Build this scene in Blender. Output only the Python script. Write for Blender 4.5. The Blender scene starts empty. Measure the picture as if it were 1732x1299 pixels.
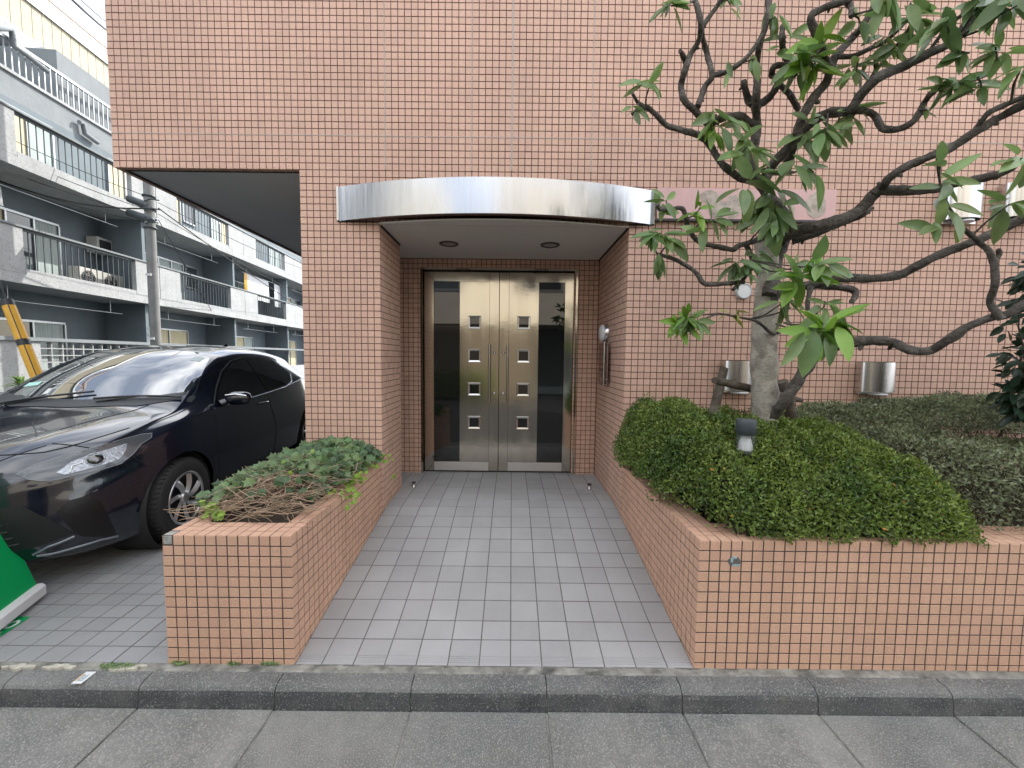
import bpy, math, random
import numpy as np
from mathutils import Vector, Matrix, noise
from mathutils.bvhtree import BVHTree

rnd = random.Random(7)
R = math.radians
scene = bpy.context.scene
col = scene.collection

# ------------------------------------------------------------------ camera
CAM = Vector((0.0, -1.79, 1.467))
FPX, PW, PH = 670.0, 1732.0, 1299.0
PITCH, YAW, ROLL = .067, .002, .011
def rot_cam():
    cy, sy = math.cos(YAW), math.sin(YAW)
    cp, sp = math.cos(PITCH), math.sin(PITCH)
    cr, sr = math.cos(ROLL), math.sin(ROLL)
    def w(x, y, z):                      # camera frame (x right, y ahead, z up) -> world
        x, z = cr*x-sr*z, sr*x+cr*z
        y, z = cp*y+sp*z, -sp*y+cp*z
        x, y = cy*x+sy*y, -sy*x+cy*y
        return Vector((x, y, z))
    return w
W3 = rot_cam()
right, fwd, up = W3(1, 0, 0), W3(0, 1, 0), W3(0, 0, 1)
cam_d = bpy.data.cameras.new('camera')
cam = bpy.data.objects.new('camera', cam_d); col.objects.link(cam)
M = Matrix((right, up, -fwd)).transposed().to_4x4(); M.translation = CAM
cam.matrix_world = M
cam_d.sensor_fit = 'HORIZONTAL'; cam_d.sensor_width = 36.0
cam_d.lens = 36.0*FPX/PW
cam_d.clip_start = .05; cam_d.clip_end = 600
scene.camera = cam

def ray(u, v): return W3((u-PW/2)/FPX, 1.0, (PH/2-v)/FPX)
def aty(u, v, Y):
    d = ray(u, v); return CAM + d*((Y-CAM.y)/d.y)
def atz(u, v, Z):
    d = ray(u, v); return CAM + d*((Z-CAM.z)/d.z)
def cam_depth(p): return (Vector(p)-CAM).dot(fwd)
def to_px(p):
    d = Vector(p)-CAM; k = d.dot(fwd)
    if k < .05: return None
    return (PW/2+FPX*d.dot(right)/k, PH/2-FPX*d.dot(up)/k)

# ------------------------------------------------------------------ world, sun, exposure
SUN_EL, SUN_AZ = R(42), R(40)            # azimuth measured from +y towards +x
world = bpy.data.worlds.new('World'); scene.world = world
world.use_nodes = True
nt = world.node_tree; nt.nodes.clear()
out = nt.nodes.new('ShaderNodeOutputWorld'); bg = nt.nodes.new('ShaderNodeBackground')
sky = nt.nodes.new('ShaderNodeTexSky'); sky.sky_type = 'NISHITA'; sky.sun_disc = False
sky.sun_elevation = SUN_EL; sky.sun_rotation = SUN_AZ
sky.air_density = 1.0; sky.dust_density = 2.0; sky.ozone_density = 1.0
tc = nt.nodes.new('ShaderNodeTexCoord'); mp = nt.nodes.new('ShaderNodeMapping')
mp.inputs['Scale'].default_value = (1.6, 1.6, 4.0)
nz = nt.nodes.new('ShaderNodeTexNoise'); nz.inputs['Scale'].default_value = 1.7; nz.inputs['Detail'].default_value = 7
nz.inputs['Roughness'].default_value = .58
rp = nt.nodes.new('ShaderNodeValToRGB'); rp.color_ramp.elements[0].position = .36; rp.color_ramp.elements[1].position = .62
rp.color_ramp.elements[0].color = (.15, .15, .15, 1); rp.color_ramp.elements[1].color = (.92, .92, .92, 1)
mx = nt.nodes.new('ShaderNodeMix'); mx.data_type = 'RGBA'
mx.inputs['B'].default_value = (10.2, 10.3, 10.5, 1)
L = nt.links.new
L(tc.outputs['Generated'], mp.inputs['Vector']); L(mp.outputs['Vector'], nz.inputs['Vector'])
L(nz.outputs['Fac'], rp.inputs['Fac']); L(rp.outputs['Color'], mx.inputs['Factor'])
L(sky.outputs['Color'], mx.inputs['A']); L(mx.outputs['Result'], bg.inputs['Color'])
bg.inputs['Strength'].default_value = .10
L(bg.outputs['Background'], out.inputs['Surface'])

sd = bpy.data.lights.new('sun', 'SUN'); sd.energy = 1.8; sd.angle = R(.6); sd.color = (1.0, .95, .87)
sun = bpy.data.objects.new('sun', sd); col.objects.link(sun)
sdir = Vector((math.sin(SUN_AZ)*math.cos(SUN_EL), math.cos(SUN_AZ)*math.cos(SUN_EL), math.sin(SUN_EL)))
sun.rotation_euler = sdir.to_track_quat('Z', 'Y').to_euler()
sun.location = (20, 20, 40)
vs = scene.view_settings
vs.view_transform = 'Standard'; vs.look = 'None'; vs.gamma = 1.0; vs.use_curve_mapping = False
vs.exposure = 1.76
scene.cycles.max_bounces = 7; scene.cycles.diffuse_bounces = 4; scene.cycles.glossy_bounces = 4
scene.cycles.transmission_bounces = 6; scene.cycles.transparent_max_bounces = 8
scene.cycles.caustics_reflective = False; scene.cycles.caustics_refractive = False

# ------------------------------------------------------------------ helpers
def tag(o, label=None, cat=None, group=None, kind=None):
    if label: o['label'] = label
    if cat: o['category'] = cat
    if group: o['group'] = group
    if kind: o['kind'] = kind
    return o
def empty(name, loc=(0, 0, 0), rz=0.0, label=None, cat=None, group=None, kind=None):
    o = bpy.data.objects.new(name, None); col.objects.link(o)
    o.empty_display_size = .1
    o.location = loc; o.rotation_euler = (0, 0, rz)
    tag(o, label, cat, group, kind)
    bpy_roots.append(o)
    return o
bpy_roots = []
def wm(o):
    m = Matrix.LocRotScale(o.location, o.rotation_euler, o.scale)
    return wm(o.parent) @ o.matrix_parent_inverse @ m if o.parent else m
def link(name, me, parent=None, mat=None, world_space=True):
    o = bpy.data.objects.new(name, me); col.objects.link(o)
    if mat is not None and not me.materials:
        for m in (mat if isinstance(mat, (list, tuple)) else [mat]): me.materials.append(m)
    if parent is not None:
        o.parent = parent
        if world_space: o.matrix_parent_inverse = wm(parent).inverted()
    return o
class MB:
    """collects geometry for ONE mesh object"""
    def __init__(s): s.v = []; s.f = []; s.m = []; s.sm = []
    def add(s, vs_, fs, mi=0, smooth=False):
        b = len(s.v); s.v.extend([tuple(p) for p in vs_])
        for f in fs: s.f.append(tuple(b+i for i in f)); s.m.append(mi); s.sm.append(smooth)
        return s
    def box(s, lo, hi, mi=0, frame=None, bev=0.0):
        x0, y0, z0 = lo; x1, y1, z1 = hi
        if bev > 0:
            b = min(bev, (x1-x0)/2.01, (y1-y0)/2.01, (z1-z0)/2.01)
            P = []; idx = {}
            for ix, (xa, sx) in enumerate(((x0, 1), (x1, -1))):
                for iy, (ya, sy) in enumerate(((y0, 1), (y1, -1))):
                    for iz, (za, sz) in enumerate(((z0, 1), (z1, -1))):
                        for ax in range(3):
                            q = [xa+sx*b, ya+sy*b, za+sz*b]
                            q[ax] = (xa, ya, za)[ax]
                            idx[(ix, iy, iz, ax)] = len(P); P.append(q)
            F = []
            for ax in range(3):
                for e in range(2):
                    o = [(0, 0), (1, 0), (1, 1), (0, 1)]
                    f = []
                    for a, c in o:
                        k = [a, c]; k.insert(ax, e); f.append(idx[(k[0], k[1], k[2], ax)])
                    F.append(f)
            for ax in range(3):             # edges along ax
                o1, o2 = [i for i in range(3) if i != ax]
                for a in range(2):
                    for c in range(2):
                        k0 = [0]*3; k0[o1] = a; k0[o2] = c; k1 = k0[:]; k1[ax] = 1
                        F.append([idx[(*k0, o1)], idx[(*k1, o1)], idx[(*k1, o2)], idx[(*k0, o2)]])
            for ix in range(2):
                for iy in range(2):
                    for iz in range(2): F.append([idx[(ix, iy, iz, 0)], idx[(ix, iy, iz, 1)], idx[(ix, iy, iz, 2)]])
            if frame is not None: P = [frame @ Vector(p) for p in P]
            c0 = sum((Vector(p) for p in P), Vector())/len(P)
            G = []
            for f in F:
                a = [Vector(P[i]) for i in f]; n = (a[1]-a[0]).cross(a[2]-a[0])
                G.append(f if n.dot(sum(a, Vector())/len(a)-c0) > 0 else f[::-1])
            return s.add(P, G, mi)
        P = [(x0, y0, z0), (x1, y0, z0), (x1, y1, z0), (x0, y1, z0), (x0, y0, z1), (x1, y0, z1), (x1, y1, z1), (x0, y1, z1)]
        if frame is not None: P = [frame @ Vector(p) for p in P]
        return s.add(P, [(0, 3, 2, 1), (4, 5, 6, 7), (0, 1, 5, 4), (1, 2, 6, 5), (2, 3, 7, 6), (3, 0, 4, 7)], mi)
    def tube(s, pts, rad, n=8, mi=0, caps=True, wob=0.0):
        pts = [Vector(p) for p in pts]
        if not isinstance(rad, (list, tuple)): rad = [rad]*len(pts)
        prev = None; rings = []
        for i, p in enumerate(pts):
            t = (pts[min(i+1, len(pts)-1)]-pts[max(i-1, 0)])
            if t.length < 1e-9: t = Vector((0, 0, 1))
            t.normalize()
            if prev is None:
                a = Vector((0, 0, 1)) if abs(t.z) < .9 else Vector((1, 0, 0))
                n1 = t.cross(a).normalized()
            else:
                n1 = (prev-t*prev.dot(t)); n1 = n1.normalized() if n1.length > 1e-6 else t.orthogonal().normalized()
            prev = n1; n2 = t.cross(n1)
            ring = []
            for k in range(n):
                an = 2*math.pi*k/n
                r = rad[i]*(1+(wob*(noise.noise(p*28+Vector((k*.9, 0, 0)))) if wob else 0))
                ring.append(p+(n1*math.cos(an)+n2*math.sin(an))*r)
            rings.append(ring)
        P = [q for r_ in rings for q in r_]; F = []
        for i in range(len(pts)-1):
            for k in range(n):
                a, b2 = i*n+k, i*n+(k+1) % n
                F.append((a, b2, b2+n, a+n))
        s.add(P, F, mi, True)
        if caps:
            s.add(rings[0], [tuple(range(n))[::-1]], mi); s.add(rings[-1], [tuple(range(n))], mi)
        return s
    def lathe(s, prof, n=32, frame=None, mi=0, smooth=True, a0=0.0, a1=2*math.pi):
        full = abs(a1-a0-2*math.pi) < 1e-6
        m = n if full else n+1
        P = []
        for r_, z in prof:
            for k in range(m):
                an = a0+(a1-a0)*k/n; P.append(Vector((r_*math.cos(an), r_*math.sin(an), z)))
        if frame is not None: P = [frame @ p for p in P]
        F = []
        for i in range(len(prof)-1):
            for k in range(n):
                k2 = (k+1) % n if full else k+1
                F.append((i*m+k, i*m+k2, (i+1)*m+k2, (i+1)*m+k))
        return s.add(P, F, mi, smooth)
    def prism(s, poly, z0, z1, frame=None, mi=0):
        n = len(poly)
        P = [Vector((x, y, z0)) for x, y in poly]+[Vector((x, y, z1)) for x, y in poly]
        if frame is not None: P = [frame @ p for p in P]
        F = [tuple(range(n))[::-1], tuple(range(n, 2*n))]+[(i, (i+1) % n, (i+1) % n+n, i+n) for i in range(n)]
        return s.add(P, F, mi)
    def mesh(s, name):
        me = bpy.data.meshes.new(name); me.from_pydata(s.v, [], s.f)
        me.polygons.foreach_set('material_index', s.m)
        me.polygons.foreach_set('use_smooth', s.sm)
        me.update(); return me
    def build(s, name, mat, parent=None):
        me = s.mesh(name)
        return link(name, me, parent, mat)
def nb(nt, t, **kw):
    n = nt.nodes.new(t)
    for k, v in kw.items():
        if k in n.inputs: n.inputs[k].default_value = v
        else: setattr(n, k, v)
    return n
def mat(name, base, rough=.6, metal=0.0, var=0.0, vscale=3.0, bump=0.0, bscale=60.0, spec=.5, coat=0.0, island=0.0,
        tint2=None, t2scale=1.5, t2lo=.45, t2hi=.65, speck=None, speck_scale=300, anis=None, streak=None, alpha=1.0, trans=0.0, emis=0.0,
        stretch=None, rvar=0.0):
    m = bpy.data.materials.new(name); m.use_nodes = True
    nt = m.node_tree; P = nt.nodes['Principled BSDF']; L = nt.links.new
    P.inputs['Roughness'].default_value = rough; P.inputs['Metallic'].default_value = metal
    P.inputs['Specular IOR Level'].default_value = spec
    if coat: P.inputs['Coat Weight'].default_value = coat; P.inputs['Coat Roughness'].default_value = .03
    if trans: P.inputs['Transmission Weight'].default_value = trans
    tcn = nb(nt, 'ShaderNodeTexCoord')
    geo = nb(nt, 'ShaderNodeNewGeometry')
    vec = geo.outputs['Position']
    if stretch:
        mpn = nb(nt, 'ShaderNodeMapping'); mpn.inputs['Scale'].default_value = stretch; L(vec, mpn.inputs['Vector']); svec = mpn.outputs['Vector']
    else: svec = vec
    cur = None
    rgb = nb(nt, 'ShaderNodeRGB'); rgb.outputs[0].default_value = (*base, 1); cur = rgb.outputs[0]
    def mixc(a, b, fac, mode='MIX'):
        x = nb(nt, 'ShaderNodeMix', data_type='RGBA', blend_type=mode)
        for src, key in ((a, 'A'), (b, 'B'), (fac, 'Factor')):
            if isinstance(src, (tuple, float, int)): x.inputs[key].default_value = src if not isinstance(src, tuple) else (*src[:3], 1)
            else: L(src, x.inputs[key])
        return x.outputs['Result']
    if tint2:
        n = nb(nt, 'ShaderNodeTexNoise', Scale=t2scale, Detail=6.0, Roughness=.65); L(svec, n.inputs['Vector'])
        r_ = nb(nt, 'ShaderNodeMapRange', **{'From Min': t2lo, 'From Max': t2hi}); L(n.outputs['Fac'], r_.inputs['Value'])
        cur = mixc(cur, tint2, r_.outputs['Result'])
    if var:
        n = nb(nt, 'ShaderNodeTexNoise', Scale=vscale, Detail=5.0, Roughness=.6); L(svec, n.inputs['Vector'])
        r_ = nb(nt, 'ShaderNodeMapRange', **{'From Min': .25, 'From Max': .75, 'To Min': 1-var, 'To Max': 1+var}); L(n.outputs['Fac'], r_.inputs['Value'])
        hsv = nb(nt, 'ShaderNodeHueSaturation'); L(cur, hsv.inputs['Color']); L(r_.outputs['Result'], hsv.inputs['Value']); cur = hsv.outputs['Color']
    if island:
        oi = nb(nt, 'ShaderNodeObjectInfo'); ad = nb(nt, 'ShaderNodeMath', operation='ADD'); fr = nb(nt, 'ShaderNodeMath', operation='FRACT')
        L(oi.outputs['Random'], ad.inputs[0]); L(geo.outputs['Random Per Island'], ad.inputs[1]); L(ad.outputs[0], fr.inputs[0])
        r_ = nb(nt, 'ShaderNodeMapRange', **{'To Min': 1-island, 'To Max': 1+island}); L(fr.outputs[0], r_.inputs['Value'])
        m7 = nb(nt, 'ShaderNodeMath', operation='MULTIPLY'); m7.inputs[1].default_value = 7.31; f2 = nb(nt, 'ShaderNodeMath', operation='FRACT')
        L(fr.outputs[0], m7.inputs[0]); L(m7.outputs[0], f2.inputs[0])
        r2 = nb(nt, 'ShaderNodeMapRange', **{'To Min': .5-island*.03, 'To Max': .5+island*.03}); L(f2.outputs[0], r2.inputs['Value'])
        hsv = nb(nt, 'ShaderNodeHueSaturation'); L(cur, hsv.inputs['Color']); L(r_.outputs['Result'], hsv.inputs['Value'])
        L(r2.outputs['Result'], hsv.inputs['Hue']); cur = hsv.outputs['Color']
    if speck:
        n = nb(nt, 'ShaderNodeTexNoise', Scale=speck_scale, Detail=2.0); L(vec, n.inputs['Vector'])
        r_ = nb(nt, 'ShaderNodeMapRange', **{'From Min': speck[1], 'From Max': speck[2]}); L(n.outputs['Fac'], r_.inputs['Value'])
        cur = mixc(cur, speck[0], r_.outputs['Result'])
    if streak:
        mpn = nb(nt, 'ShaderNodeMapping'); mpn.inputs['Scale'].default_value = (7, 7, .5); L(vec, mpn.inputs['Vector'])
        n = nb(nt, 'ShaderNodeTexNoise', Scale=1.0, Detail=5.0, Roughness=.6); L(mpn.outputs['Vector'], n.inputs['Vector'])
        r_ = nb(nt, 'ShaderNodeMapRange', **{'From Min': .5, 'From Max': .8, 'To Max': streak[1]}); L(n.outputs['Fac'], r_.inputs['Value'])
        cur = mixc(cur, streak[0], r_.outputs['Result'])
    L(cur, P.inputs['Base Color'])
    if rvar:
        n = nb(nt, 'ShaderNodeTexNoise', Scale=vscale*2, Detail=4.0); L(svec, n.inputs['Vector'])
        r_ = nb(nt, 'ShaderNodeMapRange', **{'From Min': .3, 'From Max': .7, 'To Min': max(0, rough-rvar), 'To Max': rough+rvar}); L(n.outputs['Fac'], r_.inputs['Value'])
        L(r_.outputs['Result'], P.inputs['Roughness'])
    if bump:
        n = nb(nt, 'ShaderNodeTexNoise', Scale=bscale, Detail=5.0, Roughness=.6)
        if anis:
            mpn = nb(nt, 'ShaderNodeMapping'); mpn.inputs['Scale'].default_value = anis; L(vec, mpn.inputs['Vector']); L(mpn.outputs['Vector'], n.inputs['Vector'])
        else: L(vec, n.inputs['Vector'])
        b = nb(nt, 'ShaderNodeBump', Strength=1.0, Distance=bump); L(n.outputs['Fac'], b.inputs['Height']); L(b.outputs['Normal'], P.inputs['Normal'])
    if emis:
        P.inputs['Emission Color'].default_value = (*base, 1); P.inputs['Emission Strength'].default_value = emis
    return m

def tile_mat(name, base, isl=.10):
    """rustic glazed face tile: diagonal combed relief that differs from tile to tile"""
    m = mat(name, base, rough=.62, island=isl, var=.10, vscale=1.1, spec=.35, tint2=tuple(c*.74 for c in base), t2scale=120, t2lo=.45, t2hi=.75, streak=(tuple(c*.50 for c in base), .22))
    nt = m.node_tree; L = nt.links.new; P = nt.nodes['Principled BSDF']
    geo = nb(nt, 'ShaderNodeNewGeometry'); oi = nb(nt, 'ShaderNodeObjectInfo')
    rotv = nb(nt, 'ShaderNodeMapping'); rotv.inputs['Rotation'].default_value = (R(35), R(42), R(35)); L(geo.outputs['Position'], rotv.inputs['Vector'])
    sc = nb(nt, 'ShaderNodeMapping'); sc.inputs['Scale'].default_value = (240, 240, 55); L(rotv.outputs['Vector'], sc.inputs['Vector'])
    n = nb(nt, 'ShaderNodeTexNoise', Scale=1.0, Detail=3.0, Roughness=.6); L(sc.outputs['Vector'], n.inputs['Vector'])
    ad = nb(nt, 'ShaderNodeMath', operation='ADD'); fr = nb(nt, 'ShaderNodeMath', operation='FRACT')
    L(oi.outputs['Random'], ad.inputs[0]); L(geo.outputs['Random Per Island'], ad.inputs[1]); L(ad.outputs[0], fr.inputs[0])
    mr = nb(nt, 'ShaderNodeMapRange', **{'From Min': .3, 'From Max': .8, 'To Min': .15, 'To Max': 1.0}); L(fr.outputs[0], mr.inputs['Value'])
    b = nb(nt, 'ShaderNodeBump', Distance=.007); L(n.outputs['Fac'], b.inputs['Height']); L(mr.outputs['Result'], b.inputs['Strength'])
    L(b.outputs['Normal'], P.inputs['Normal'])
    return m

M_ = {}
M_['tile'] = tile_mat('salmon_tile', (.69, .45, .345), .11)
M_['tile_p'] = tile_mat('planter_tile', (.68, .425, .30), .11)
M_['grout'] = mat('grout_brown', (.125, .062, .050), .9, var=.25, vscale=9)
M_['grout_p'] = mat('grout_grey', (.085, .062, .058), .9, var=.3, vscale=9)
M_['sealant'] = mat('sealant', (.42, .36, .33), .6)
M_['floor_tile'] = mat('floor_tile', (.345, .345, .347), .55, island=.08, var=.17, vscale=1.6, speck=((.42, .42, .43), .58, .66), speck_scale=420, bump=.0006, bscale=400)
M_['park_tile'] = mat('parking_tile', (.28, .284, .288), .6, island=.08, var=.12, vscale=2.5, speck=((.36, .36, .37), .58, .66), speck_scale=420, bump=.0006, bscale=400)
M_['floor_grout'] = mat('floor_grout', (.135, .130, .122), .95, var=.3, vscale=14)
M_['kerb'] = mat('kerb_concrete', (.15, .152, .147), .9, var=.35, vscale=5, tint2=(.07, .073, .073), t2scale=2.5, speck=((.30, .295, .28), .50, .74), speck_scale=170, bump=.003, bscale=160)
M_['kerb_face'] = mat('kerb_grimy_shaded_face', (.062, .066, .068), .85, var=.35, vscale=6, tint2=(.10, .10, .098), t2scale=5, speck=((.26, .26, .25), .55, .75), speck_scale=150, bump=.003, bscale=160)  # grime on the upright face, plus its shade painted into the darker colour
M_['gutter'] = mat('gutter_concrete', (.205, .205, .19), .9, var=.34, vscale=3.2, tint2=(.115, .12, .117), t2scale=1.7, speck=((.36, .355, .33), .50, .74), speck_scale=170, bump=.0028, bscale=190)
M_['mortar'] = mat('mortar_strip', (.27, .265, .235), .95, var=.4, vscale=12, tint2=(.10, .10, .09), t2scale=8, bump=.004, bscale=50)
M_['asphalt'] = mat('asphalt', (.055, .055, .057), .9, var=.2, vscale=3, speck=((.2, .2, .2), .62, .7), speck_scale=150, bump=.003, bscale=150)
M_['ceiling'] = mat('ceiling_board', (.78, .77, .73), .8, var=.03)
M_['soffit'] = mat('soffit_paint', (.74, .80, .82), .75, var=.05)
M_['steel'] = mat('stainless', (.50, .465, .395), .115, 1.0, var=.06, vscale=4, stretch=(1, 1, .12), rvar=.05, bump=.00045, bscale=3.5, anis=(1.5, 1.5, 3.0))
M_['steel_f'] = mat('stainless_fascia', (.50, .505, .515), .22, 1.0, var=.05, vscale=5, stretch=(5, 5, .15), rvar=.05, bump=.0025, bscale=6, anis=(1.3, 1.3, .12))
M_['steel_b'] = mat('stainless_bright', (.60, .59, .58), .25, 1.0)
M_['rail_sheen'] = mat('rail_sheen_steel', (.74, .73, .72), .42, 1.0, var=.05)  # brighter steel, the floor's reflection put into its colour
M_['glass'] = mat('dark_glass', (.012, .014, .014), .02, spec=.8)
M_['gasket'] = mat('black_gasket', (.01, .01, .01), .6)
M_['white_pl'] = mat('white_plastic', (.72, .73, .74), .35)
M_['black_pl'] = mat('black_plastic', (.02, .022, .025), .45)
M_['pinkboard'] = mat('pink_board', (.66, .42, .40), .6, var=.07, vscale=6, streak=((.40, .30, .27), .35))
M_['residue'] = mat('adhesive_residue', (.50, .43, .36), .85, var=.25, vscale=16, tint2=(.34, .28, .24), t2scale=14, bump=.002, bscale=60)
M_['soil'] = mat('soil', (.06, .045, .032), .95, var=.4, vscale=20, bump=.01, bscale=40)
M_['bark_pale'] = mat('bark_pale', (.43, .40, .34), .9, var=.30, vscale=16, tint2=(.24, .22, .18), t2scale=13, speck=((.36, .35, .31), .6, .72), speck_scale=34, bump=.010, bscale=42, anis=(1, 1, 3.2))
M_['bark_dark'] = mat('bark_dark', (.10, .088, .076), .92, var=.45, vscale=22, tint2=(.19, .18, .155), t2scale=15, t2lo=.50, t2hi=.72, bump=.022, bscale=60)
M_['wood'] = mat('old_stake_wood', (.085, .068, .052), .9, var=.35, vscale=20, tint2=(.15, .135, .11), t2scale=12, bump=.006, bscale=40, anis=(1, 1, .3))
M_['twig'] = mat('dry_twig', (.34, .25, .17), .9, island=.5)
def leaf_mat(name, a, b, rough=.42, isl=.3, sat=1.0):
    m = mat(name, a, rough, island=isl, tint2=b, t2scale=4.0, spec=.45)
    nt = m.node_tree; P = nt.nodes['Principled BSDF']; L = nt.links.new
    lk = P.inputs['Base Color'].links[0].from_socket
    tr = nb(nt, 'ShaderNodeBsdfTranslucent'); hs = nb(nt, 'ShaderNodeHueSaturation', Saturation=1.15, Value=1.2); L(lk, hs.inputs['Color']); L(hs.outputs['Color'], tr.inputs['Color'])
    mxs = nb(nt, 'ShaderNodeMixShader'); mxs.inputs[0].default_value = .28
    o = nt.nodes['Material Output']; L(P.outputs[0], mxs.inputs[1]); L(tr.outputs[0], mxs.inputs[2]); L(mxs.outputs[0], o.inputs['Surface'])
    return m
M_['leaf_dark'] = leaf_mat('leaf_dark', (.15, .24, .10), (.25, .35, .14), .30)
M_['leaf_mid'] = leaf_mat('leaf_mid', (.22, .32, .125), (.15, .25, .10), .34)
M_['leaf_lime'] = leaf_mat('leaf_lime', (.22, .38, .07), (.15, .29, .055))
M_['leaf_yellow'] = leaf_mat('leaf_yellow', (.34, .38, .09), (.16, .24, .05))
M_['hedge'] = leaf_mat('hedge_leaf', (.180, .245, .055), (.090, .155, .038), .34, .60)
M_['hedge2'] = leaf_mat('azalea_leaf', (.22, .255, .145), (.12, .145, .08), .34, .55)
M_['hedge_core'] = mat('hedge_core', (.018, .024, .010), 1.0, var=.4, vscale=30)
M_['ivy'] = leaf_mat('ivy_leaf', (.078, .145, .060), (.15, .22, .085), .34, .55)
M_['ivy_lime'] = leaf_mat('ivy_leaf_young', (.25, .38, .055), (.18, .30, .05), .45, .2)
M_['camellia'] = leaf_mat('camellia_leaf', (.022, .048, .028), (.030, .060, .030), .28, .3)
M_['orange_leaf'] = mat('orange_leaf', (.45, .20, .04), .6)
M_['conc'] = mat('pale_concrete', (.40, .42, .43), .85, var=.16, vscale=2, speck=((.29, .305, .31), .50, .70), speck_scale=22, streak=((.28, .29, .29), .6), bump=.004, bscale=18)
M_['conc2'] = mat('grey_render', (.22, .245, .26), .85, var=.12, vscale=2, streak=((.20, .22, .23), .5), bump=.008, bscale=12)
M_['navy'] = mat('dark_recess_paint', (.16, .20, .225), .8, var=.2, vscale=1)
M_['rail'] = mat('railing_metal', (.07, .085, .095), .5, .3)
M_['alu'] = mat('aluminium', (.42, .45, .47), .4, .7)
M_['pane'] = mat('window_pane', (.05, .065, .07), .06, spec=.8)
M_['curtain'] = mat('curtain', (.40, .47, .46), .9, var=.3, vscale=5, stretch=(6, 6, .3))
M_['curtain_y'] = mat('curtain_warm', (.62, .56, .38), .9, var=.2, vscale=5, stretch=(6, 6, .3))
M_['cream'] = mat('cream_panel', (.48, .44, .33), .8, var=.1)
M_['ac'] = mat('ac_casing', (.52, .52, .49), .6)
M_['pole'] = mat('pole_concrete', (.23, .24, .24), .85, var=.15, vscale=4, streak=((.22, .22, .22), .5))
M_['cable'] = mat('cable_black', (.015, .015, .016), .6)
M_['yellow'] = mat('yellow_guard', (.68, .37, .03), .45, var=.12, vscale=5)
M_['paint'] = mat('black_car_paint', (.003, .005, .013), .16, coat=1.0, spec=.5)
M_['car_glass'] = mat('car_glass', (.010, .013, .014), .01, spec=.9)
M_['car_glass'].node_tree.nodes['Principled BSDF'].inputs['IOR'].default_value = 1.75
M_['rubber'] = mat('tyre_rubber', (.018, .018, .018), .8, bump=.001, bscale=200)
M_['hub'] = mat('hubcap_silver', (.50, .51, .52), .32, .85)
M_['lens'] = mat('lamp_lens', (.35, .37, .38), .05, spec=.8, metal=.55)
M_['chrome'] = mat('chrome', (.8, .8, .82), .08, 1.0)
M_['green'] = mat('green_board', (.0, .30, .085), .4)
M_['base_w'] = mat('sign_base', (.66, .67, .68), .5, var=.08)
M_['sheet'] = mat('white_sheet', (.75, .78, .80), .9)
M_['tealst'] = mat('teal_sticker', (.35, .62, .55), .4)
M_['bluepaint'] = mat('pale_blue_paint', (.34, .47, .47), .6, var=.3, vscale=60)
M_['darkpatch'] = mat('dark_patch', (.13, .12, .12), .8, var=.4, vscale=60)
M_['downlens'] = mat('downlight_lens', (.42, .40, .37), .4)

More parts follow.
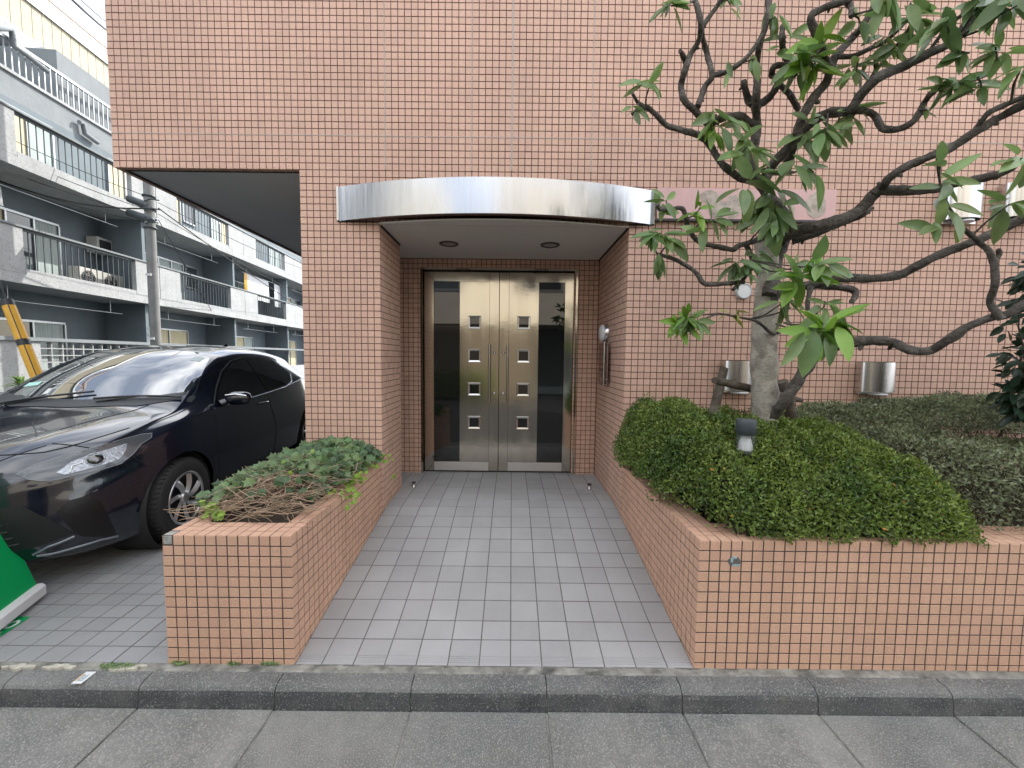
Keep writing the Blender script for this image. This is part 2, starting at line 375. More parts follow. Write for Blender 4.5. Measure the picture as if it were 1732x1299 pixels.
# ------------------------------------------------------------------ tiles
def tile_template(sx, sy, th, bev):
    a, b = sx/2, sy/2
    v = [(-a, -b, -th), (a, -b, -th), (a, b, -th), (-a, b, -th),
         (-a, -b, -bev), (a, -b, -bev), (a, b, -bev), (-a, b, -bev),
         (-a+bev, -b+bev, 0), (a-bev, -b+bev, 0), (a-bev, b-bev, 0), (-a+bev, b-bev, 0)]
    f = [(8, 9, 10, 11)]+[(i, (i+1) % 4, (i+1) % 4+4, i+4) for i in range(4)]+[(i+4, (i+1) % 4+4, (i+1) % 4+8, i+8) for i in range(4)]
    return np.array(v, float), f
class Tiles:
    """tiles of one thing: the 300 that show largest become parts, the rest one part"""
    def __init__(s, name, parent, material, size, th=.0045, bev=.0008, limit=300):
        s.name, s.parent, s.mat, s.size, s.limit = name, parent, material, size, limit
        s.v, s.f = tile_template(size[0], size[1], th, bev); s.items = []
    def add(s, c, ex, ey, sx=1.0, sy=1.0, tilt=.005, off=.0007):
        ex = Vector(ex).normalized(); ey = Vector(ey).normalized(); n = ex.cross(ey)
        m = Matrix((ex, ey, n)).transposed()
        m = m @ Matrix.Rotation(rnd.gauss(0, tilt), 3, 'X') @ Matrix.Rotation(rnd.gauss(0, tilt), 3, 'Y') @ Matrix.Rotation(rnd.gauss(0, tilt*.5), 3, 'Z')
        m4 = m.to_4x4(); m4.translation = Vector(c)+n*rnd.uniform(-off, off)
        m4 = m4 @ Matrix.Diagonal((sx, sy, 1, 1))
        s.items.append((m4, n))
    def finish(s):
        def score(it):
            c = it[0].translation; p = to_px(c)
            if p is None or not (-5 < p[0] < PW+5 and -5 < p[1] < PH+5): return 0
            d = CAM-c; f = d.normalized().dot(it[1])
            if f <= 0: return 0
            return f/(cam_depth(c)**2)
        sc = [score(i) for i in s.items]
        order = sorted(range(len(s.items)), key=lambda i: -sc[i])
        near = [i for i in order[:s.limit] if sc[i] > 0]; ns = set(near)
        me = bpy.data.meshes.new(s.name); me.from_pydata([tuple(p) for p in s.v], [], s.f); me.update(); me.materials.append(s.mat)
        inv = wm(s.parent).inverted()
        for i in near:
            o = bpy.data.objects.new(s.name, me); col.objects.link(o); o.parent = s.parent
            o.matrix_parent_inverse = inv; o.matrix_basis = s.items[i][0]
        rest = [i for i in range(len(s.items)) if i not in ns]
        if rest:
            V = np.empty((len(rest), len(s.v), 3))
            for k, i in enumerate(rest):
                m = np.array(s.items[i][0]); V[k] = s.v @ m[:3, :3].T + m[:3, 3]
            nv = len(s.v); F = []
            for k in range(len(rest)):
                F.extend([tuple(j+k*nv for j in f) for f in s.f])
            me2 = bpy.data.meshes.new(s.name+'_field'); me2.from_pydata(V.reshape(-1, 3).tolist(), [], F); me2.update()
            o = link(s.name+'_field', me2, s.parent, s.mat); o['kind'] = 'stuff'

T = .05
XL0 = -1.565           # a vertical joint of the facade grid
ZR0 = 2.862            # a horizontal joint of the facade grid
X_LEFT, X_PIL, X_RL, X_RR, X_RIGHT = -3.015, -1.615, -1.015, .885, 6.385
D, BACK = 1.30, 2.32
Z_LAND, Z_CEIL = .245, 2.462
def ramp_z(y):
    if y <= 0: return 0.0
    if y < 1.2: return .168*y
    if y < 1.46: t = (y-1.2)/.26; return .2016+.168*.26*(t-.5*t*t)*1.0+.0215*t*t
    return Z_LAND
def park_z(y): return .04*max(0, min(y, 1.6))

# ------------------------------------------------------------------ ground, road, kerb
g = MB(); g.add([(-120, -60, -.16), (120, -60, -.16), (120, 160, -.16), (-120, 160, -.16)], [(0, 1, 2, 3)])
tag(g.build('ground', M_['asphalt']), kind='structure')
g = MB(); g.add([(-40, -7.6, -.108), (40, -7.6, -.108), (40, -.62, -.108), (-40, -.62, -.108)], [(0, 1, 2, 3)])
tag(g.build('road', M_['asphalt']), kind='structure')
g = MB(); g.box((-13.6, 1.6, -.16), (X_PIL-.001, 40, .058)); g.box((-13.6, -.02, -.16), (-5.2, 1.6, .05))
tag(g.build('parking_ground', M_['asphalt']), kind='structure')

kerb = empty('kerb', (0, -.1, 0), kind='structure'); gut = empty('gutter', (0, -.4, -.1), kind='structure')
x = -6.02+.143
joints = [x+.605*i for i in range(24)]
def off(p): return noise.noise(Vector(p))
for i in range(23):
    x0, x1 = joints[i]+.0025, joints[i+1]-.0025
    prof = [(-.045, -.14), (-.045, -.002), (-.088, -.004), (-.103, -.008), (-.114, -.016), (-.121, -.028), (-.125, -.045), (-.130, -.100), (-.130, -.14)]
    mb = MB(); n = 12; P = []
    for k in range(n+1):
        xx = x0+(x1-x0)*k/n
        dz = rnd.uniform(-.002, .002)*0+off((xx*3, 0, 0))*.002
        for (yy, zz) in prof: P.append((xx, yy+off((xx*9, zz*20, 2))*.0035, zz+dz+off((xx*12, yy*20, 5))*.002))
    m = len(prof)
    F = [(k*m+j, (k+1)*m+j, (k+1)*m+j+1, k*m+j+1) for k in range(n) for j in range(m-1)]
    F += [tuple(range(m))[::-1], tuple(n*m+j for j in range(m))]
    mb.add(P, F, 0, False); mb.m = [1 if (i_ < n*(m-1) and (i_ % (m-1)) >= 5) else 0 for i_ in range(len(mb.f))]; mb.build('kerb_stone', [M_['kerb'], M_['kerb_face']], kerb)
    mb = MB(); mb.box((x0+.0015, -.70, -.17), (x1-.0015, -.130, -.104+rnd.uniform(-.0025, .0025)), bev=.004)
    mb.build('gutter_slab', M_['gutter'], gut)
g = MB(); g.box((-6, -.70, -.17), (8, -.131, -.111)); g.box((-6, -.1105, -.17), (8, -.046, -.016)); g.box((-6, -.1225, -.17), (8, -.1107, -.055)); g.build('joint_mortar', M_['mortar'], gut)
# rough mortar strip between the kerb and the tiled edge
P = []; nX = 260
for k in range(nX+1):
    xx = -6+14*k/nX
    for j, yy in enumerate((-.047, -.034, -.018, .004)):
        P.append((xx, yy+off((xx*7, j, 1))*.006, -.002+off((xx*11, j*3, 0))*.007-(.006 if j == 0 else 0)))
g = MB(); g.add(P, [(k*4+j, (k+1)*4+j, (k+1)*4+j+1, k*4+j+1) for k in range(nX) for j in range(3)])
tag(g.build('mortar_strip', M_['mortar']), kind='structure')
# broken mortar chips along the parking edge
chips = MB()
for i in range(30):
    xx = rnd.uniform(-3.1, -1.66); yy = rnd.uniform(-.045, -.012); a = rnd.uniform(0, 3)
    w_, h_ = rnd.uniform(.015, .06), rnd.uniform(.006, .015)
    pts = [(xx+math.cos(t)*w_*rnd.uniform(.7, 1.1), yy+math.sin(t)*h_*rnd.uniform(.7, 1.1)) for t in [k*math.pi/3.5 for k in range(7)]]
    chips.prism(pts, -.006, .006+rnd.uniform(0, .004))
tag(chips.build('broken_mortar', mat('mortar_chip', (.46, .44, .37), .9, var=.3, vscale=30)), 'pale broken mortar flakes along the parking tile edge', kind='stuff')

# ------------------------------------------------------------------ entrance ramp
ramp = empty('entrance_ramp', (0, 0, 0), kind='structure')
ys = [0.0, .145, .263]+[.263+.1425*i for i in range(1, 9)]
ys = ys+[ys[-1]+.15*i for i in range(1, 8)]
slab = MB(); P = []; GB = .0022
sy_ = [-.002]+ys[1:]
for yy in sy_: P += [(X_RL-.35, yy, ramp_z(max(0, yy))-GB), (X_RR+.02, yy, ramp_z(max(0, yy))-GB)]
n = len(sy_)
P += [(X_RL-.35, -.002, -.2), (X_RR+.02, -.002, -.2)]
slab.add(P, [(2*k, 2*k+1, 2*k+3, 2*k+2) for k in range(n-1)]+[(0, 2*n, 2*n+1, 1)])
slab.build('grout_bed', M_['floor_grout'], ramp)
ft = Tiles('floor_tile', ramp, M_['floor_tile'], (.144, .1365), .006, .0010)
xj0 = .011
for r_ in range(len(ys)-1):
    y0, y1 = ys[r_], ys[r_+1]
    if y0 > BACK: break
    y1c = min(y1, BACK+.05)
    z0, z1 = ramp_z(y0), ramp_z(y1c)
    ey = Vector((0, y1c-y0, z1-z0)); Ly = ey.length
    shift = 0.0
    xs = [xj0+.15*k+shift for k in range(-9, 8)]
    lo = X_RL-(.3 if y0 > 1.8 else 0)
    for k in range(len(xs)-1):
        a, b = max(xs[k], lo), min(xs[k+1], X_RR)
        if b-a < .03: continue
        ft.add(((a+b)/2, (y0+y1c)/2, (z0+z1)/2+.0), (1, 0, 0), ey, (b-a-.0055)/.144, (Ly-.0060)/.1365, tilt=.0018, off=.0008)
ft.finish()
gr = MB()                                 # anti slip grooves on the nosing row
for j in range(4):
    yy = .016+.011*j
    for k in range(-7, 7):
        a, b = max(xj0+.15*k+.006, X_RL+.004), min(xj0+.15*(k+1)-.006, X_RR-.004)
        if b > a: gr.box((a, yy, ramp_z(yy)-.002), (b, yy+.004, ramp_z(yy)+.0016))
gr.build('nosing_rib', M_['floor_tile'], ramp)

# ------------------------------------------------------------------ parking floor
park = empty('parking_floor', (-2.4, 0, 0), kind='structure')
g = MB(); g.add([(-5.2, 0, -.0022), (X_PIL+.0, 0, -.0022), (X_PIL+.0, 1.6, .064-.0022), (-5.2, 1.6, .064-.0022), (-5.2, 0, -.2), (X_PIL, 0, -.2)], [(0, 1, 2, 3), (4, 5, 1, 0)])
g.build('grout_bed', M_['floor_grout'], park)
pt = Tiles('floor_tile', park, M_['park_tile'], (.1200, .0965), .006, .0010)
for r_ in range(16):
    y0 = .102*r_; y1 = y0+.102
    for k in range(28):
        x1 = X_PIL-.02-.1255*k; x0 = x1-.1255
        if k == 0: x1 = X_PIL
        if x0 < -5.2: break
        ey = Vector((0, 1, .04))
        pt.add(((x0+x1)/2, (y0+y1)/2, park_z((y0+y1)/2)), (1, 0, 0), ey, (x1-x0-.0055)/.1200, 1, tilt=.0018, off=.0008)
pt.finish()

# ------------------------------------------------------------------ tiled building
bld = empty('tiled_building', (-1.6, 1.3, 0), label='salmon tiled apartment block with a recessed entrance and a stainless curved canopy', cat='building')
HT = 5.6
g = MB(); e = .0022
g.box((X_PIL+e, D+e, -.2), (X_RL-e, 1.83-e, 2.87))                       # left pillar
g.box((X_RR+e, D+e, -.2), (X_RIGHT, 7.0, Z_CEIL+.0))                     # right of the recess
g.box((X_LEFT+e, D+e, 2.885), (X_RIGHT-.001, 13.001, 14.0))                # upper storeys
g.box((X_PIL+e+.001, D+e+.001, Z_CEIL+.02), (X_RIGHT-.002, 6.9, 2.884))   # lintel zone
g.box((-1.60, BACK+e, -.2), (-.936, 2.7, Z_CEIL+.019)); g.box((.673, BACK+e, -.2), (X_RR+e-.001, 2.7, Z_CEIL+.019)); g.box((-.9355, BACK+e, 2.373), (.6725, 2.7, Z_CEIL+.018))              # back wall of the recess
g.box((-1.60, 2.7005, -.2), (X_RR+e-.002, 7.0, Z_CEIL+.017))
g.box((-1.615, 1.83-e+.001, -.2), (-1.50, BACK+e-.001, Z_CEIL+.018))
g.build('wall', M_['grout'], bld)
g = MB(); g.box((-1.6145, 1.9, -.2), (-1.6125, 12.9, 2.871)); g.build('parking_side_wall', mat('dark_wall_paint', (.07, .07, .07), .8, var=.2), bld)
big = mat('upper_wall_tile', (.50, .27, .20), .6, var=.08)
g = MB(); g.box((X_LEFT-.001, D-.001, HT+.03), (X_RIGHT+.001, D+.005, 13.99)); g.build('upper_tile_panel', big, bld)
# ceiling of porch, follows canopy arc
CX0, CX1, CP = -1.33, 1.07, .205
chord = CX1-CX0; Rad = (chord*chord/4+CP*CP)/(2*CP); cxm = (CX0+CX1)/2; cyc = D-CP+Rad
def arc(off_, n=48, x0=CX0, x1=CX1):
    r_ = Rad+off_
    res = []
    for k in range(n+1):
        xx = x0+(x1-x0)*k/n; res.append((xx, cyc-math.sqrt(max(r_*r_-(xx-cxm)**2, 0))))
    return res
inner = [(a, b) for a, b in arc(-.075, 40, -1.10, .95)]
inner = [(x_, min(y_, D+.0)) for x_, y_ in inner if X_RL <= x_ <= X_RR]
poly = [(X_RL+.0005, D+.05)]+[(X_RL+.0005, inner[0][1])]+inner+[(X_RR-.0005, inner[-1][1]), (X_RR-.0005, BACK-.0005)]+[(-1.499, BACK-.0005), (-1.499, 1.84), (X_RL+.0005, 1.84)]
g = MB(); g.prism(poly, Z_CEIL+.004, Z_CEIL+.012); g.build('porch_ceiling', M_['ceiling'], bld)
g = MB(); g.box((X_RL+.0015, D+.02, Z_CEIL-.008), (X_RL+.012, 1.83, Z_CEIL+.003)); g.build('ceiling_trim', M_['gasket'], bld)
g = MB(); g.box((X_RR-.012, D+.02, Z_CEIL-.008), (X_RR-.0015, BACK-.001, Z_CEIL+.003)); g.build('ceiling_trim', M_['gasket'], bld)
# parking soffit
g = MB(); g.box((X_LEFT+.05, D+.055, 2.872), (X_PIL+.0, 12.95, 2.884)); g.build('parking_soffit', M_['soffit'], bld)
g = MB(); g.box((X_LEFT+.045, D+.046, 2.858), (X_PIL-.003, D+.054, 2.8835)); g.box((X_LEFT+.045, D+.054, 2.858), (X_LEFT+.0535, 12.95, 2.8835)); g.build('soffit_trim', M_['gasket'], bld)
for xx in (-.565, .33):
    fr = Matrix.Translation((xx, 1.79, Z_CEIL+.004))
    g = MB(); g.lathe([(.085, 0), (.085, -.008), (.066, -.010), (.062, -.002), (.060, .0)], 36, fr); o = g.build('downlight', mat('downlight_trim', (.06, .055, .05), .4), bld)
    g = MB(); g.lathe([(.0001, -.004), (.0605, -.004)], 30, fr); g.build('lens', M_['downlens'], o)

bt = Tiles('wall_tile', bld, M_['tile'], (.0440, .0440))
sealx = {31: .55}
def cellx(a, b):
    k0 = round((a-XL0)/T); k1 = round((b-XL0)/T); return [XL0+T*k for k in range(k0, k1+1)]
nrow_top = int((HT-ZR0)/T)
for r_ in range(-nrow_top, 60):
    z1 = ZR0-T*r_; z0 = z1-T; zc = (z0+z1)/2
    if z1 < .05: break
    xs = cellx(X_LEFT, X_RIGHT)
    for k in range(len(xs)-1):
        a, b = xs[k], xs[k+1]; xc = (a+b)/2
        if zc < ZR0 and xc < X_PIL: continue
        if zc < Z_CEIL and X_RL < xc < X_RR: continue
        if xc < X_RL and zc < .55: continue
        if xc > X_RR and zc < .55: continue
        sx = 1.0; dx = 0
        if (a-X_LEFT) < .01 and zc > ZR0 or abs(a-X_PIL) < .01 and zc < ZR0 or abs(a-X_RR) < .01 and zc < Z_CEIL: sx = 1.05; dx = -.00125
        if abs(b-X_RL) < .01 and zc < Z_CEIL: sx = 1.05; dx = .00125
        bt.add((xc+dx, D, zc), (1, 0, 0), (0, 0, 1), sx, 1.0)
# underside returns above parking
for k in range(len(cellx(X_LEFT, X_PIL))-1):
    a = X_LEFT+T*k; bt.add((a+T/2, D+T/2-.002, 2.862+.001), (1, 0, 0), (0, -1, 0))
for k in range(1, 110): bt.add((X_LEFT+T/2-.002, D+T/2+T*k, 2.863), (0, 1, 0), (1, 0, 0))
# left flank of upper storeys
for r_ in range(-nrow_top, 0):
    zc = ZR0-T*r_-T/2
    for k in range(20): bt.add((X_LEFT, D+T/2+T*k, zc), (0, -1, 0), (0, 0, 1))
# flank of the pillar towards the parking
for r_ in range(0, 58):
    zc = ZR0-T*r_-T/2
    for k in range(10): bt.add((X_PIL, D+T/2+T*k, zc), (0, -1, 0), (0, 0, 1))
# recess flanks and back
r_ = 8
while ZR0-T*r_ > .1:
    z1 = ZR0-T*r_; zc = z1-T/2
    for k in range(11):
        yc = D+T/2+T*k
        if yc > 1.83: break
        bt.add((X_RL, yc, zc), (0, 1, 0), (0, 0, 1))
    for k in range(21):
        yc = D+T/2+T*k
        if yc > BACK: break
        bt.add((X_RR, yc, zc), (0, -1, 0), (0, 0, 1))
    xs = [X_RR-T*k for k in range(0, 50)]
    for k in range(len(xs)-1):
        xc = (xs[k]+xs[k+1])/2
        if xc < -1.5: break
        if -.915 < xc < .66 and zc < 2.36: continue
        bt.add((xc, BACK, zc), (1, 0, 0), (0, 0, 1))
    r_ += 1
bt.finish()
g = MB()
for xx, w_ in ((XL0+T*31, .006), (XL0+T*25-.001, .003), (XL0+T*43, .003), (XL0+T*12, .003)): g.box((xx-w_, D-.003, 2.87), (xx+w_, D+.004, HT))
zz = ZR0+T*5
g.box((X_LEFT, D-.0022, zz-.0025), (X_RIGHT, D+.0035, zz+.0025))
g.build('sealant_joint', M_['sealant'], bld)

# canopy: stainless fascia bent to an arc in front of a painted slab edge
can = MB(); A = arc(0); B = arc(-.018)
z0, z1 = 2.487, 2.737
def arcwall(mb, A, B, z0, z1):
    n = len(A); P = [(a, b, z0) for a, b in A]+[(a, b, z1) for a, b in A]+[(a, b, z0) for a, b in B]+[(a, b, z1) for a, b in B]
    F = [(i, i+1, n+i+1, n+i) for i in range(n-1)]
    mb.add(P, F, 0, True)
    mb.add(P, [(2*n+i, 3*n+i, 3*n+i+1, 2*n+i+1) for i in range(n-1)], 0, True)
    mb.add(P, [(n+i, n+i+1, 3*n+i+1, 3*n+i) for i in range(n-1)]+[(i, 2*n+i, 2*n+i+1, i+1) for i in range(n-1)]+[(0, n, 3*n, 2*n), (n-1, 3*n-1, 4*n-1, 2*n-1)])
canm = MB()
top_poly = [(a, b) for a, b in arc(-.019, 40)]+[(CX1, D-.001), (CX0, D-.001)]
canm.prism([(a, min(b, D-.002)) for a, b in arc(-.019, 40)]+[(CX1-.003, D-.001), (CX0+.003, D-.001)], 2.52, 2.72)
canopy = canm.build('canopy', mat('canopy_core', (.03, .03, .03), .8), bld)
A2 = arc(0, 64); B2 = [(a, b+.016) for a, b in A2]
arcwall(can, A2, B2, z0, z1); can.box((CX0-.002, D-.02, z0), (CX0+.014, D-.001, z1)); can.box((CX1-.014, D-.02, z0), (CX1+.002, D-.001, z1))
can.build('fascia', M_['steel_f'], canopy)
rim = MB(); A3 = [(a, min(b, D-.003)) for a, b in arc(-.035, 48)]; B3 = [(a, max(b2, b+.001) if False else b+.045) for a, b in A3]
n3 = len(A3)
P = [(a, min(b, D-.004), 2.500) for a, b in A3]+[(a, D+.02 if not (X_RL < a < X_RR) else b+.062, 2.500) for a, b in A3]
P += [(a, b, 2.519) for a, b, _ in P]
rim.add(P, [(n3+i, n3+i+1, i+1, i) for i in range(n3-1)]+[(i, i+1, 2*n3+i+1, 2*n3+i) for i in range(n3-1)]+[(3*n3+i, 3*n3+i+1, n3+i+1, n3+i) for i in range(n3-1)])
rim.build('rim', mat('rim_paint', (.24, .135, .11), .7, var=.15), canopy)
g = MB(); g.box((CX0, D-.006, 2.478), (X_RL+.0, D-.001, 2.486)); g.box((X_RR, D-.006, 2.478), (CX1, D-.001, 2.486)); g.build('rim_seal', M_['gasket'], canopy)
# ceiling front closes up to the rim
# sign board with the ghosts of removed lettering
sg = MB(); sg.box((1.09, D-.016, 2.525), (2.44, D-.001, 2.757), bev=.002); sign = sg.build('sign_board', M_['pinkboard'], bld)
g = MB(); g.box((1.075, D-.034, 2.508), (2.425, D-.0012, 2.524)); g.build('sign_ledge', mat('ledge_dark', (.05, .045, .045), .6), sign)
def blob(cx, cz, rx, rz, n=18, seed=0):
    rr = random.Random(seed); return [(cx+rx*math.cos(t)*(1+rr.uniform(-.1, .1)), cz+rz*math.sin(t)*(1+rr.uniform(-.08, .08))) for t in [2*math.pi*k/n for k in range(n)]]
fy = Matrix(((1, 0, 0, 0), (0, 0, -1, D-.0165), (0, 1, 0, 0), (0, 0, 0, 1)))
for i, (cx_, cz_, rx_, rz_) in enumerate(((1.48, 2.69, .07, .05), (1.55, 2.60, .075, .068), (1.66, 2.62, .055, .09), (1.77, 2.66, .06, .085), (2.29, 2.64, .075, .10), (1.90, 2.62, .06, .09), (2.08, 2.60, .05, .07))):
    g = MB(); g.prism(blob(cx_, cz_, rx_, rz_, seed=i), 0, .0015+.0001*i, fy); g.build('residue_patch', M_['residue'], sign)

# doors: two brushed steel leaves
YD = BACK+.03
FR = dict(x0=-.935, x1=.672, z0=.247, z1=2.372)
g = MB()
g.box((FR['x0'], BACK-.012, FR['z0']), (FR['x0']+.020, YD+.06, FR['z1'])); g.box((FR['x1']-.020, BACK-.012, FR['z0']), (FR['x1'], YD+.06, FR['z1']))
g.box((FR['x0']+.0205, BACK-.012, FR['z1']-.022), (FR['x1']-.0205, YD+.06, FR['z1']))
g.build('door_frame', M_['steel'], bld)
g = MB(); g.box((FR['x0']+.021, YD+.030, FR['z0']-.0), (FR['x1']-.021, YD+.05, FR['z1']-.023)); g.build('door_backing', M_['gasket'], bld)
MID = -.131
def leaf(x0, x1, hinge_left):
    """x0..x1 with the meeting stile towards MID"""
    o = MB(); z0, z1 = .262, 2.338
    a, b = x0, x1
    st = .098
    zr0, zr1 = .358, 2.243
    o.box((a, YD, z0), (a+st, YD+.028, z1), bev=.0015); o.box((b-st, YD, z0), (b, YD+.028, z1), bev=.0015)
    o.box((a+st+.0008, YD+.0005, zr1), (b-st-.0008, YD+.0275, z1-.0005)); o.box((a+st+.0008, YD+.0005, z0+.0005), (b-st-.0008, YD+.0275, zr0))
    fr_ = o.build('door_leaf', M_['steel'], bld)
    g = MB(); g.box((a+st+.002, YD-.0015, z0+.003), (b-st-.002, YD+.0003, zr0-.003)); g.build('rail_sheen_plate', M_['rail_sheen'], fr_)  # added thin plate, paints the floor's reflection onto the bottom rail
    gx0, gx1 = (a+st, a+st+.268) if hinge_left else (b-st-.268, b-st)
    px0, px1 = (gx1, b-st) if hinge_left else (a+st, gx0)
    g = MB(); g.box((gx0+.001, YD+.012, zr0+.001), (gx1-.001, YD+.018, zr1-.001)); g.build('glass', M_['glass'], fr_)
    cx = -.452 if hinge_left else -.452+.400
    cx = (px0+px1)/2
    zc = [aty(803, v, YD).z for v in (545, 601.5, 658, 714.5)]
    h = .048
    pn = MB(); pn_y0, pn_y1 = YD+.004, YD+.024
    zs = [zr0+.001]
    for q in sorted(zc): zs += [q-h, q+h]
    zs.append(zr1-.001)
    for k in range(0, len(zs), 2): pn.box((px0+.0012, pn_y0, zs[k]), (px1-.0012, pn_y1, zs[k+1]))
    for q in zc:
        pn.box((px0+.0012, pn_y0, q-h), (cx-h, pn_y1, q+h)); pn.box((cx+h, pn_y0, q-h), (px1-.0012, pn_y1, q+h))
    pn.build('panel', M_['steel'], fr_)
    for q in zc:
        w_ = MB(); ho = h+.020; hi = h-.001
        ring = lambda s_, y_: [(cx-s_, y_, q-s_), (cx+s_, y_, q-s_), (cx+s_, y_, q+s_), (cx-s_, y_, q+s_)]
        P = ring(ho, YD+.0035)+ring(ho-.003, YD-.006)+ring(hi+.002, YD-.002)+ring(hi, YD+.014)
        F = [(4*j+i, 4*j+(i+1) % 4, 4*j+4+(i+1) % 4, 4*j+4+i) for j in range(3) for i in range(4)]
        w_.add(P, F); w_.build('window_bezel', M_['steel_b'], fr_)
        w_ = MB(); w_.box((cx-hi, YD+.0125, q-hi), (cx+hi, YD+.0165, q+hi)); w_.build('window_glass', M_['glass'], fr_)
    hx = (b-st+.002) if hinge_left else (a+st-.002)
    hx = -.227 if hinge_left else -.040
    g = MB(); g.tube([(hx, YD-.055, .985), (hx, YD-.055, 1.60)], .0125, 14)
    for zz in (1.52, 1.07): g.tube([(hx, YD+.002, zz), (hx, YD-.055, zz)], .008, 10)
    g.build('handle', M_['steel_b'], fr_)
    lx = (b-.045) if hinge_left else (a+.045)
    for zz in (1.515, 1.09):
        g = MB(); g.lathe([(.0001, .012), (.014, .010), (.017, .0)], 18, Matrix.Translation((lx, YD, zz)) @ Matrix.Rotation(R(90), 4, 'X')); g.build('lock', M_['chrome'], fr_)
leaf(FR['x0']+.028, MID-.0025, True)
leaf(MID+.0025, FR['x1']-.028, False)

# ------------------------------------------------------------------ planters
def planter(name, label, x0, x1, y1, rim_f, rim_s, side, depth):
    """front wall along y=0, side wall towards the ramp (side=+1 right face, -1 left face)"""
    root = empty(name, ((x0+x1)/2, y1/2, 0), label=label, cat='planter')
    zt = .627; e = .0022
    g = MB()
    g.box((x0+e, e, -.2), (x1-e, rim_f, zt-e))
    if side > 0: g.box((x1-rim_s, rim_f+.001, -.2), (x1-e, y1-.001, zt-e-.0005)); g.box((x0+e, rim_f+.001, -.2), (x0+.1, y1-.001, zt-e-.0005))
    else: g.box((x0+e, rim_f+.001, -.2), (x0+rim_s, y1-.001, zt-e-.0005))
    g.build('wall', M_['grout_p'], root)
    g = MB(); nx, ny = 40, 20; P = []
    for j in range(ny+1):
        for i in range(nx+1):
            xx = x0+.05+(x1-x0-.1)*i/nx; yy = .1+(y1-.1)*j/ny
            P.append((xx, yy, zt-.05+off((xx*6, yy*6, 3))*.035))
    g.add(P, [(j*(nx+1)+i, j*(nx+1)+i+1, (j+1)*(nx+1)+i+1, (j+1)*(nx+1)+i) for j in range(ny) for i in range(nx)], 0, True)
    g.build('soil', M_['soil'], root)
    tl = Tiles('wall_tile', root, M_['tile_p'], (.0440, .0440))
    n = int(round((x1-x0)/T))
    for r_ in range(13):
        z1 = zt-T*r_; h = T
        if z1-T < -.005: h = z1+.004
        if h < .01: break
        zc = z1-h/2
        for k in range(n):
            xc = x0+T*(k+.5); sx = 1.0; dx = 0
            if k == 0: sx, dx = 1.05, -.00125
            if k == n-1: sx, dx = 1.05, .00125
            if side > 0 and k == 0 and r_ == 0: continue           # the lost corner tile
            tl.add((xc+dx, 0, zc), (1, 0, 0), (0, 0, 1), sx, (h-.0060)/.0440)
        m = int(round(y1/T))
        for k in range(m):
            yc = T*(k+.5)
            if z1 < ramp_z(yc)-.02: continue
            if side > 0: tl.add((x1, yc, zc), (0, 1, 0), (0, 0, 1), 1.05 if k == 0 else 1, (h-.0060)/.0440)
            else: tl.add((x0, yc, zc), (0, -1, 0), (0, 0, 1), 1.05 if k == 0 else 1, (h-.0060)/.0440)
            if side > 0: tl.add((x0, yc, zc), (0, -1, 0), (0, 0, 1), 1, (h-.0060)/.0440)
    nf = int(round(rim_f/T)); nsd = int(round(rim_s/T))
    for k in range(n):
        for j in range(nf):
            if side > 0 and k == 0 and j == 0: continue
            tl.add((x0+T*(k+.5), T*(j+.5)-.0, zt), (1, 0, 0), (0, 1, 0), 1.03, 1.05 if j == 0 else 1)
    for j in range(nf, int(round(y1/T))):
        for k in range(nsd):
            xc = (x1-T*(k+.5)) if side > 0 else (x0+T*(k+.5))
            tl.add((xc, T*(j+.5), zt), (1, 0, 0), (0, 1, 0))
        if side > 0: tl.add((x0+T*.5, T*(j+.5), zt), (1, 0, 0), (0, 1, 0)); tl.add((x0+T*1.5, T*(j+.5), zt), (1, 0, 0), (0, 1, 0))
    tl.finish()
    return root
plL = planter('tiled_planter', 'low salmon tiled planter left of the ramp with ivy and a broken top corner', X_PIL, X_RL, D, .15, .10, 1, 0)
g = MB(); g.box((X_PIL+.0005, .0004, .578), (X_PIL+.049, .049, .6262), bev=.006); g.build('broken_corner', mat('bare_mortar', (.33, .34, .31), .9, var=.35, vscale=40, bump=.006, bscale=60), plL)
plR = planter('tiled_planter', 'long salmon tiled planter right of the ramp holding the clipped hedge and tree', X_RR, X_RR+4.6, D, .20, .15, -1, 0)
g = MB()
for (a, b, c, d) in ((1.034, .523, 1.045, .545), (1.040, .540, 1.062, .552), (1.042, .505, 1.078, .514)): g.box((a, -.0022, b), (c, .0005, d))
g.build('paint_mark', M_['bluepaint'], plR)
g = MB(); g.prism(blob(1.052, .527, .030, .023, seed=4), 0, .0014, Matrix(((1, 0, 0, 0), (0, 0, -1, .0004), (0, 1, 0, 0), (0, 0, 0, 1)))); g.build('paint_smudge', M_['darkpatch'], plR)

# small weeds at the foot of the left planter
def weed(name, cx, cy, r_, n, label):
    mb = MB()
    for i in range(n):
        a = rnd.uniform(0, 6.28); d = r_*math.sqrt(rnd.random()); p = Vector((cx+math.cos(a)*d*1.8, cy+math.sin(a)*d*.45, rnd.uniform(.002, .016)))
        s_ = rnd.uniform(.003, .006); ax = Vector((rnd.uniform(-1, 1), rnd.uniform(-1, 1), rnd.uniform(-.2, .6))).normalized(); bx_ = ax.orthogonal().normalized()
        mb.add([p-ax*s_, p+bx_*s_*.6, p+ax*s_, p-bx_*s_*.6], [(0, 1, 2, 3)])
    o = mb.build(name, M_['leaf_mid']); tag(o, label, kind='stuff'); return o
weed('weed', -1.83, -.028, .045, 320, 'green weed tuft growing from the mortar beside the sticker')
weed('weed', -1.555, -.006, .024, 130, 'small weed at the left foot of the ivy planter')
weed('weed', -1.30, -.006, .016, 90, 'tiny weed at the foot of the ivy planter, middle')
